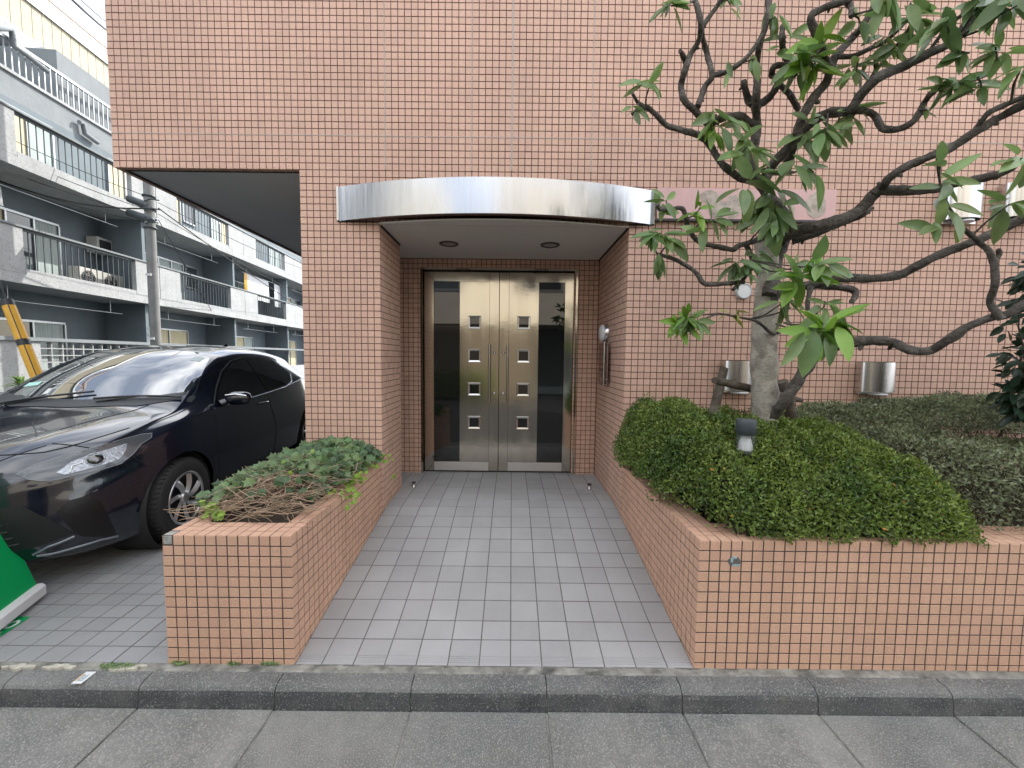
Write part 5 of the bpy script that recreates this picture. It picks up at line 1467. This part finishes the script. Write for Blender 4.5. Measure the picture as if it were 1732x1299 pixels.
# ------------------------------------------------------------------ A-board at the left edge and its mat
ab = empty('a_board', (-2.95, .2, .03), label='green A-board with a white weighted base, cut by the left picture edge', cat='sign board')
b0, b1 = Vector((-2.757, .444, .055)), Vector((-2.60, .02, .04))
dirb = (b1-b0).normalized(); nb_ = Vector((dirb.y, -dirb.x, 0)).normalized()*-1      # towards -x
if nb_.x > 0: nb_ = -nb_
w_ = .52; b1 = b0+dirb*w_
top0, top1 = b0+nb_*.27+Vector((0, 0, 1.02)), b1+nb_*.27+Vector((0, 0, 1.02))
g = MB(); th = Vector((.012, .004, .004))
e0, e1 = b0+Vector((0, 0, .05)), b1+Vector((0, 0, .05))
g.add([e0, e1, top1, top0, e0+nb_*.02, e1+nb_*.02, top1+nb_*.02, top0+nb_*.02], [(0, 1, 2, 3), (7, 6, 5, 4), (0, 4, 5, 1), (1, 5, 6, 2), (2, 6, 7, 3), (3, 7, 4, 0)]); g.build('panel', M_['green'], ab)
g = MB(); f0, f1 = e0+nb_*.56, e1+nb_*.56
g.add([f0, f1, top1+nb_*.022, top0+nb_*.022, f0-nb_*.02, f1-nb_*.02, top1+nb_*.021-nb_*.0, top0+nb_*.021], [(3, 2, 1, 0), (4, 5, 6, 7), (0, 1, 5, 4)]); g.build('panel', M_['green'], ab)
bx_ = Matrix((dirb, -nb_, Vector((0, 0, 1)))).transposed().to_4x4(); bx_.translation = b0
g = MB(); g.box((-.02, -.60, -.02), (w_+.02, .035, .06), frame=bx_, bev=.015); g.build('base', M_['base_w'], ab)
mt = empty('ground_sticker', (-2.7, .25, .03), label='green floor sticker with white letters peeping from under the A-board', cat='sticker')
def pk(u, v, dz=.0):
    p = atz(u, v, .02)
    for _ in range(6): p = atz(u, v, park_z(p.y)+dz)
    return p
q = [pk(52, 1043, .0022), pk(0, 1077, .0022), pk(-80, 1130, .0022), pk(-60, 1043, .0022)]
g = MB(); g.add(q, [(3, 2, 1, 0)]); g.add([p_-Vector((0, 0, .002)) for p_ in q], [(0, 1, 2, 3)]); g.build('print', M_['green'], mt)
g = MB(); cc = pk(20, 1056, .0032); ex_ = (pk(52, 1043, .0032)-pk(0, 1077, .0032)).normalized(); ey_ = Vector((-ex_.y, ex_.x, .0))
n = 24; P = []
for k in range(n):
    a = 2*math.pi*k/n
    for s_ in (1, .55): P.append(cc+ex_*(math.cos(a)*.034*s_)+ey_*(math.sin(a)*.026*s_))
g.add(P, [(2*k, 2*((k+1) % n), 2*((k+1) % n)+1, 2*k+1) for k in range(n)])
c2 = pk(-2, 1071, .0032)
for a, b, c_, d in ((-.03, -.026, -.018, .026), (-.018, -.006, .012, .006)):
    g.add([c2+ex_*a+ey_*b, c2+ex_*c_+ey_*b, c2+ex_*c_+ey_*d, c2+ex_*a+ey_*d], [(0, 1, 2, 3)])
g.build('letters', M_['white_pl'], mt)

# ------------------------------------------------------------------ apartment block on the left
AU = Vector((-.085, .996, 0)).normalized(); AN = Vector((AU.y, -AU.x, 0))
d0 = ray(0, 604); AP0 = CAM+d0*(9.0/d0.dot(fwd)); AP0.z = 0
def aw(s, n, z): return AP0+AU*s+AN*n+Vector((0, 0, z))
AF = Matrix((AU, -AN, Vector((0, 0, 1)))).transposed().to_4x4(); AF.translation = AP0    # frame: x=s, y=-n (inwards), z
def s_at(px, n=0.0):
    """distance along the facade where the vertical plane through picture column px meets it"""
    d = ray(px, 604); a = AP0+AN*n-CAM
    # CAM + d*k = AP0 + AN*n + AU*s
    det = d.x*(-AU.y)-d.y*(-AU.x); k = (a.x*(-AU.y)-a.y*(-AU.x))/det; s = (d.x*a.y-d.y*a.x)/det
    return s
apt = empty('apartment_block', tuple(aw(8, -3, 0)), label='pale grey balcony apartment block receding along the left side', cat='apartment block')
def abox(mb, s0, s1, n0, n1, z0, z1, mi=0): mb.box((s0, -n1, z0), (s1, -n0, z1), mi, frame=AF)
S0, S1 = -4.0, 46.0
sp = [s_at(p) for p in (54, 237, 311, 394, 439, 486)]
rails = [(sp[0], sp[1]), (sp[2], sp[3]), (sp[4], sp[5])]
per = sp[4]-sp[2]; wr = sp[3]-sp[2]
sn = sp[4]+per
while sn < S1-3: rails.append((sn, sn+wr)); sn += per
rails.insert(0, (sp[0]-per*1.0-.6, sp[0]-1.2))
REC = -1.45
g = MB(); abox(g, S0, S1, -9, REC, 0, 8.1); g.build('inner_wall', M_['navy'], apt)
g = MB()
for z0, z1 in ((3.10, 3.34), (5.82, 6.06)):
    abox(g, S0, S1, REC+.001, 0, z0, z1)
g.build('balcony_slab', M_['conc'], apt)
# parapet panels between the railings, one panel each
for z0, z1 in ((3.341, 4.42), (6.061, 7.10)):
    edges = [S0]+[e for r_ in rails for e in r_]+[S1]
    for k in range(0, len(edges), 2):
        a, b = edges[k], edges[k+1]; m = max(1, int(round((b-a)/.95)))
        for j in range(m):
            g = MB(); g.box((a+(b-a)*j/m+.008, .0, z0+.0), (a+(b-a)*(j+1)/m-.008, .14, z1), frame=AF, bev=.006); g.build('parapet_panel', M_['conc'], apt)
    g = MB(); abox(g, S0, S1, -.17, .03, z1+.001, z1+.05); g.build('parapet_cap', M_['conc2'], apt)
    for (a, b) in rails:
        g = MB()
        abox(g, a, b, -.13, -.005, z0, z0+.12)
        o = g.build('railing', M_['conc'], apt)
        n = int((b-a)/.165); g = MB()
        for j in range(1, n): s_ = a+(b-a)*j/n; abox(g, s_-.008, s_+.008, -.09, -.07, z0+.12, z1)
        abox(g, a, b, -.10, -.05, z1-.06, z1-.002)
        g.build('bar_set', M_['rail'], o)
# windows: bay by bay
def window(s0, s1, z0, z1, n, panes, curtain, frame_m='alu'):
    g = MB()
    abox(g, s0, s1, n+.001, n+.06, z0, z0+.06); abox(g, s0, s1, n+.001, n+.06, z1-.06, z1)
    m = panes
    for k in range(m+1):
        s_ = s0+(s1-s0)*k/m; abox(g, s_-.022, s_+.022, n+.002, n+.062, z0+.0605, z1-.0605)
    fr_ = g.build('window', M_[frame_m], apt)
    for k in range(m):
        a, b = s0+(s1-s0)*k/m+.03, s0+(s1-s0)*(k+1)/m-.03
        g = MB(); abox(g, a, b, n+.012, n+.02, z0+.061, z1-.061)
        cu = curtain[k % len(curtain)]
        g.build('pane', M_[cu], fr_)
cb = [['curtain', 'curtain', 'pane', 'curtain'], ['curtain_y', 'curtain_y', 'curtain', 'curtain'], ['curtain', 'pane', 'curtain', 'curtain'], ['curtain', 'curtain_y', 'curtain_y', 'pane'], ['curtain', 'pane', 'curtain', 'curtain_y']]
bays = []
for k, (a, b) in enumerate(rails):
    a0 = a-.5; b0_ = b+.3
    bays.append((a0, b0_))
for k, (a, b) in enumerate(bays):
    for lv, zf in enumerate((.12, 3.34, 6.06)):
        hh = 1.85 if lv else 2.0
        w_ = (b-a); c_ = cb[(k*2+lv) % 5]
        if lv == 0:
            if k == 1: window(a-.6, a+w_*.72, .9, 2.35, REC, 4, ['pane', 'pane', 'pane', 'curtain'])
            elif k == 2: window(a-.2, a+w_*.75, .5, 2.45, REC, 3, ['curtain', 'curtain_y', 'curtain_y'])
            else: window(a+.2, a+w_*.7, .5, 2.4, REC, 3, c_)
        else:
            window(a-.5, a+w_*.72, zf+.05, zf+hh, REC, 3 if w_ < 3.5 else 5, c_)
            if k % 2 == 0: window(a+w_*.76, a+w_*.95, zf+.9, zf+hh, REC, 1, ['pane'])
    # party fins between the flats
    for z0, z1 in ((.0, 3.099), (3.341, 5.819)):
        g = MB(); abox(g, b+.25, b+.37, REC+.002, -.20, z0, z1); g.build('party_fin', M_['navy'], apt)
# laundry poles under the slabs
for z0 in (2.72, 5.45):
    for (a, b) in bays:
        g = MB(); g.tube([aw(a+.2, -.55, z0), aw(b-.2, -.55, z0)], .014, 6)
        for s_ in (a+.6, b-.6): g.tube([aw(s_, -.55, z0), aw(s_, -.55, z0+.37)], .012, 6)
        g.build('laundry_pole', M_['alu'], apt)
# ground floor front: low wall with a cap and a pierced block screen
s65, s240 = s_at(65, -.05), s_at(240, -.05)
g = MB(); abox(g, S0, s65, -.19, -.05, 0, 1.74); g.build('garden_wall', M_['conc'], apt)
g = MB(); abox(g, S0, S1-20, -.24, .0, 1.741, 1.83); g.build('wall_cap', M_['conc2'], apt)
g = MB(); abox(g, s65, S1-20, -.19, -.05, 0, .86); g.build('garden_wall', M_['conc'], apt)
sc = empty_s = MB(); abox(sc, s65, s65+.06, -.19, -.05, .8605, 1.7405)
scr = sc.build('block_screen', M_['conc'], apt)
cw_ = .275; ch = .176
for i in range(24):
    for j in range(5):
        a = s65+.06+cw_*i; z_ = .8605+ch*j; t_ = .013
        g = MB(); abox(g, a, a+cw_, -.16, -.06, z_, z_+t_); abox(g, a, a+cw_, -.16, -.06, z_+ch-t_, z_+ch-.0005); abox(g, a, a+t_, -.16, -.06, z_+t_+.0005, z_+ch-t_-.0005); abox(g, a+cw_-t_, a+cw_-.0005, -.16, -.06, z_+t_+.0005, z_+ch-t_-.0005)
        g.build('screen_block', M_['conc'], scr)
# set back upper storeys
g = MB(); abox(g, S0, S1, REC-.5, REC+.0, 8.101, 8.76); g.build('upper_fascia', M_['conc2'], apt)
g = MB(); abox(g, S0, S1, REC-.05, REC+.06, 8.761, 8.84)
rl4 = g.build('terrace_edge', M_['conc'], apt)
g = MB()
n = int((S1-S0)/.16)
for j in range(int(26/.16)): s_ = S0+.16*j; abox(g, s_-.012, s_+.012, REC-.01, REC+.02, 8.84, 9.58)
abox(g, S0, S1, REC-.03, REC+.04, 9.58, 9.65); g.build('terrace_railing', M_['alu'], apt)
N5 = -4.0
g = MB(); abox(g, S0, S1, -12, N5, 8.11, 12.9); g.build('upper_wall', M_['conc'], apt)
g = MB(); abox(g, S0, S1, N5+.001, N5+.9, 10.75, 11.25); g.build('upper_slab', M_['conc'], apt)
for j in range(100):
    s_ = S0+.30*j; g = MB(); abox(g, s_+.010, s_+.290, N5+.82, N5+.86, 11.26, 12.28); g.build('louvre_panel', M_['cream'], apt)
g = MB(); abox(g, S0, S1, N5+.78, N5+.93, 12.281, 12.36); g.build('upper_cap', M_['alu'], apt)
g = MB(); abox(g, S0, S1, N5+.002, N5+.25, 12.901, 12.98)
for j in range(90): s_ = S0+.35*j; abox(g, s_-.015, s_+.015, N5+.08, N5+.11, 12.981, 13.5)
abox(g, S0, S1, N5+.06, N5+.13, 13.5, 13.56); g.build('roof_railing', mat('roof_rail', (.52, .42, .36), .6), apt)
for k in range(5):
    a = s_at(10, REC)+k*3.2; window(a, a+2.2, 8.9, 10.6, N5, 3, cb[k % 5])
g = MB(); abox(g, s_at(150, REC)-.2, s_at(150, REC)+3.5, N5+.3, REC-.2, 8.85, 10.4); g.build('stair_hut', M_['conc2'], apt)
# rain pipes
for k, (pp) in enumerate(([(-2, 52), (12, 50), (22, 55)], [(35, 63), (58, 66), (60, 92), (78, 104), (112, 132)], [(158, 214), (164, 216), (166, 232), (186, 247)])):
    q = []
    for (u, v) in pp:
        s_ = s_at(u, REC+.12); b_ = aw(s_, REC+.12, 0); dd = ray(u, v); k_ = (b_-CAM).to_2d().length/dd.to_2d().length; q.append(Vector((b_.x, b_.y, CAM.z+dd.z*k_)))
    g = MB(); g.tube(q, .07, 10); g.build('drain_pipe', M_['conc2'], apt)

# air conditioners and laundry on the balconies
def acu(px, z0, lab, n=-.75, w_=.78, h_=.56):
    s_ = s_at(px, n); r0 = empty('air_conditioner', tuple(aw(s_, n, z0)), label=lab, cat='air conditioner', group='air conditioner units on the apartment balconies')
    g = MB(); g.box((s_-w_/2, -n-.0, z0), (s_+w_/2, -n+.28, z0+h_), frame=AF, bev=.015); g.build('casing', M_['ac'], r0)
    fr = Matrix.Translation(aw(s_-.10, n+.003, z0+h_/2)) @ AN.to_track_quat('Z', 'Y').to_matrix().to_4x4()
    g = MB(); g.lathe([(.0001, .0), (.21, .0), (.21, .012)], 28, fr); g.build('fan_opening', M_['black_pl'], r0)
    g = MB()
    for q_ in (.07, .12, .17, .21): g.lathe([(q_-.004, .014), (q_+.004, .014)], 28, fr)
    for k in range(8): g.box((.02, -.003, .012), (.21, .003, .016), frame=fr @ Matrix.Rotation(k*math.pi/4, 4, 'Z'))
    g.build('fan_guard', M_['ac'], r0)
acu(163, 3.42, 'beige air conditioner behind the balcony railing, the left and fuller seen of the pair')
acu(199, 3.40, 'beige air conditioner behind the balcony railing, right of its pair, nearer the utility pole')
acu(383, 1.25, 'pale boxed unit on the ground floor wall above the car roof', n=REC+.3, w_=.7, h_=.9)
s_ = s_at(190, REC+.3); r0 = empty('air_conditioner', tuple(aw(s_, REC+.3, 4.9)), label='small wall hung box unit with a bent duct above the balcony railing', cat='air conditioner', group='air conditioner units on the apartment balconies')
g = MB(); g.box((s_-.35, -REC-.34, 4.62), (s_+.35, -REC-.02, 5.12), frame=AF, bev=.01); g.build('casing', M_['ac'], r0)
g = MB(); g.box((s_-.27, -REC-.36, 4.70), (s_+.10, -REC-.341, 5.04), frame=AF); g.build('inlet', M_['black_pl'], r0)
g = MB(); g.tube([aw(s_+.36, REC+.2, 4.95), aw(s_+.6, REC+.2, 4.9), aw(s_+.7, REC+.2, 4.6), aw(s_+.7, REC+.15, 4.1)], .045, 8); g.build('duct', M_['ac'], r0)
def cloth(px, z1, w_, h_, lab, m_, n=-.55, name='laundry_sheet'):
    s_ = s_at(px, n); mb = MB(); P = []; nx, ny = 16, 8
    for i in range(nx+1):
        for j in range(ny+1):
            P.append(aw(s_-w_/2+w_*i/nx, n+.03*math.sin(i*1.3)*(j/ny), z1-h_*j/ny+.01*off((i*.5, j*.4, px))))
    mb.add(P, [(i*(ny+1)+j, (i+1)*(ny+1)+j, (i+1)*(ny+1)+j+1, i*(ny+1)+j+1) for i in range(nx) for j in range(ny)], 0, True)
    mb.add([p-AN*.006 for p in P], [(i*(ny+1)+j+1, (i+1)*(ny+1)+j+1, (i+1)*(ny+1)+j, i*(ny+1)+j) for i in range(nx) for j in range(ny)], 0, True)
    o = mb.build(name, m_); tag(o, lab, 'laundry', 'laundry hanging on the balconies')
cloth(441, 5.44, 2.0, 1.15, 'wide white sheet drying on the second floor balcony near the pillar', M_['sheet'])
cloth(474, 5.42, .9, 1.25, 'narrow white towel drying right of the wide white sheet', M_['sheet'])
cloth(421, 5.45, .35, 1.0, 'yellow cloth drying left of the wide white sheet', M_['yellow'])
cloth(8, 5.40, .35, .45, 'pale round bundle hanging under the slab at the left picture edge', M_['sheet'])
cloth(375, 8.0, .5, .8, 'pale shirt on the third floor balcony in the sun', M_['sheet'])

# ------------------------------------------------------------------ utility pole, cables, closures, guard
pz = ray(265, 604); pp = CAM+pz*(11.2/pz.dot(fwd)); pp.z = 0
pole = empty('utility_pole', tuple(pp), label='tall grey concrete utility pole in front of the balconies', cat='utility pole')
g = MB(); g.tube([pp, pp+Vector((0, 0, 5)), pp+Vector((0, 0, 10.5))], [.125, .115, .10], 24); g.build('shaft', M_['pole'], pole)
for zz in (1.85, 3.60):
    g = MB(); g.box((-.05, -.172, zz), (.10, -.150, zz+.06), frame=Matrix.Translation(pp)); g.build('tag', M_['white_pl'], pole)
for zz in (4.9, 5.15, 5.4, 5.75): g = MB(); g.lathe([(.12, zz), (.15, zz+.01), (.15, zz+.05), (.12, zz+.06)], 20, Matrix.Translation(pp)); g.build('strap', M_['rail'], pole)
g = MB()
for zz, a in ((5.6, .45), (5.35, .5), (5.0, .4)): g.tube([pp+Vector((0, -.14, zz)), pp+Vector((a*.5, -.22, zz+.03)), pp+Vector((a, -.2, zz))], .018, 6)
g.build('bracket', M_['rail'], pole)
def closure(u, v, u2, v2, lab):
    a, b = ray(u, v), ray(u2, v2); a = CAM+a*(10.9/a.dot(fwd)); b = CAM+b*(10.9/b.dot(fwd)); o = MB()
    dd = b-a; o.tube([a, a+dd*.06, a+dd*.1, a+dd*.9, a+dd*.94, b], [.02, .05, .10, .10, .06, .02], 12); o = o.build('cable_closure', M_['rail']); tag(o, lab, 'cable closure', 'dark cable closures hung beside the utility pole')
closure(214, 334, 258, 352, 'upper dark cable closure hung left of the utility pole')
closure(213, 358, 262, 374, 'lower dark cable closure hung left of the utility pole')
def cable(p, q, sag, r_, lab, n=26):
    pts = []
    for k in range(n+1):
        t = k/n; c_ = p+(q-p)*t; c_.z -= sag*4*t*(1-t); pts.append(c_)
    g = MB(); g.tube(pts, r_, 6); o = g.build('overhead_cable', M_['cable']); tag(o, lab, 'cable', 'overhead cables')
def pt3(u, v, dist): d = ray(u, v); return CAM+d*(dist/d.dot(fwd))
cable(pt3(-90, 268, 9.3), pt3(262, 352, 11.0), .35, .020, 'thickest sagging cable from the left edge down to the utility pole')
for i, (v0, v1, lb) in enumerate(((196, 338, 'uppermost thin cable running left from the pole head'), (228, 360, 'thin cable just above the sagging thick one'), (262, 368, 'thin cable crossing the third floor slab'), (286, 380, 'lowest thin cable running left from the pole'))):
    cable(pt3(-60, v0, 9.5), pt3(265, v1, 11.1), .10, .009, lb)
for i, (v0, v1, lb) in enumerate(((352, 548, 'thick cable running from the pole right and down under the overhang'), (343, 470, 'thin cable running from the pole towards the far balconies'), (362, 520, 'second thin cable from the pole along the far slab'))):
    cable(pt3(268, v0, 11.2), pt3(560, v1, 24.0), .2, .016 if i == 0 else .009, lb)
cable(pt3(268, 372, 11.1), pt3(378, 560, 18.0), .0, .010, 'slanting drop wire from the pole to the ground floor unit')
cable(pt3(110, -12, 9.0), pt3(200, 66, 14.0), .05, .03, 'thick black cable crossing the patch of sky top left', 12)
cable(pt3(125, -12, 9.0), pt3(200, 52, 14.0), .05, .015, 'thin cable beside the thick one in the patch of sky', 12)
gd = empty('guy_wire_guard', tuple(pt3(80, 690, 6.0)), label='leaning yellow guy wire guard with black bands at the far left', cat='wire guard')
ga, gb = pt3(11, 508, 6.0), pt3(84, 690, 6.0)
gb2 = ga+(gb-ga)*1.35
g = MB(); g.tube([ga, gb2], .072, 20); g.build('sleeve', M_['yellow'], gd)
for t in (.0, .37):
    c0 = ga+(gb-ga)*t; c1 = ga+(gb-ga)*(t+.055); g = MB(); g.tube([c0, c1], .074, 20); g.build('band', M_['black_pl'], gd)
g = MB(); g.tube([ga, ga-(gb-ga)*2.6], .012, 6); g.build('wire', M_['cable'], gd)
g = MB(); g.tube([ga+Vector((.06, -.052, 0)), gb2+Vector((.06, -.052, 0))], .006, 6); g.build('slit', M_['black_pl'], gd)

# plants along the far wall
def tuft(name, px, v, dist, n, L_, lab, m_, rad=.0):
    c_ = pt3(px, v, dist); c_.z = max(c_.z, .1); mb = MB()
    for i in range(n):
        a = rnd.uniform(0, 6.28); e_ = rnd.uniform(.1, 1.1); d = Vector((math.cos(a)*math.cos(e_), math.sin(a)*math.cos(e_), math.sin(e_)))
        s_ = d.cross(Vector((0, 0, 1))).normalized(); w_ = L_*.045; p0 = c_+rand_unit()*rad; p1 = p0+d*L_*.55; p2 = p0+d*L_-Vector((0, 0, L_*.25))
        mb.add([p0-s_*w_*.4, p0+s_*w_*.4, p1+s_*w_, p1-s_*w_, p2], [(0, 1, 2, 3), (3, 2, 4)])
    return mb, c_
sg2 = empty('sago_palm', tuple(pt3(38, 668, 8.2)), label='small spiky palm by the pale garden wall at the far left', cat='plant')
mb, c_ = tuft('', 38, 655, 8.2, 60, .42, '', None); mb.build('fronds', M_['leaf_mid'], sg2)
g = MB(); g.tube([c_-Vector((0, 0, .5)), c_], .04, 8); g.build('stem', M_['bark_dark'], sg2)
sg3 = empty('low_shrub', tuple(pt3(10, 680, 8.0)), label='low leafy ground plants at the foot of the far left wall', cat='plant')
its = [(pt3(rnd.uniform(-60, 60), rnd.uniform(668, 700), 8.3+rnd.uniform(-.3, .2)), rand_unit(), rand_unit(), .07, .035) for k in range(900)]
cards(its, 'leaves', M_['leaf_mid'], sg3)
g = MB(); p = [pt3(-30, 690, 7.6), pt3(25, 690, 7.6)]; 
for k in range(9): c_ = pt3(-20+rnd.uniform(0, 50), 690+rnd.uniform(-6, 6), 7.6); g.lathe([(.0001, -.08), (.07, -.05), (.09, 0), (.06, .06), (.0001, .08)], 10, Matrix.Translation(c_))
tag(g.build('white_stones', M_['sheet']), 'whitish stones lying at the far left below the shrubs', kind='stuff')

# ------------------------------------------------------------------ the other side of the street (seen only in reflections)
opp = empty('opposite_building', (0, -8.5, 0), label='cream building across the street behind the viewer', cat='building')
g = MB(); g.box((-9, -12, 2.7), (-4.5, -8.4, 7.2)); g.box((-4.4999, -12, 2.7), (-.3, -8.41, 5.2)); g.box((-.2999, -12, 2.7), (12, -8.4, 7.4)); g.build('upper_wall', mat('cream_render', (.74, .70, .60), .85, var=.08), opp)
g = MB(); g.box((-9, -12, -.1), (1.0, -8.45, 2.69)); g.box((4.5, -12, -.1), (12, -8.45, 2.69)); g.build('lower_wall', mat('brown_render', (.17, .145, .11), .85, var=.1), opp)
g = MB(); g.box((1.0, -12, -.1), (4.5, -10.5, 2.69)); g.build('garage_back', M_['navy'], opp)
for k in range(5):
    g = MB(); g.box((-7.5+3.8*k, -8.43, 3.9), (-5.7+3.8*k, -8.38, 5.3)); w1 = g.build('window', M_['alu'], opp); g = MB(); g.box((-7.4+3.8*k, -8.385, 4.0), (-5.8+3.8*k, -8.37, 5.2)); g.build('pane', M_['pane'], w1)
hb2 = empty('street_hedge', (-2.5, -7.9, 0), label='hedge across the street behind the viewer', cat='hedge')
cards([(Vector((rnd.uniform(-4.5, -.6), rnd.uniform(-8.3, -7.7), rnd.uniform(.0, 1.0))), rand_unit(), rand_unit(), .09, .05) for k in range(5000)], 'leaves', M_['hedge'], hb2)
opp2 = empty('opposite_tower', (-16, -14, 0), label='grey apartment building further along the opposite side', cat='building')
g = MB(); g.box((-24, -20, -.1), (-10.5, -9, 11)); g.build('wall', M_['conc'], opp2)
for k in range(4):
    g = MB(); g.box((-23.9, -9.0, 1.2+2.7*k), (-10.6, -8.2, 2.2+2.7*k)); g.build('balcony', M_['conc'], opp2)
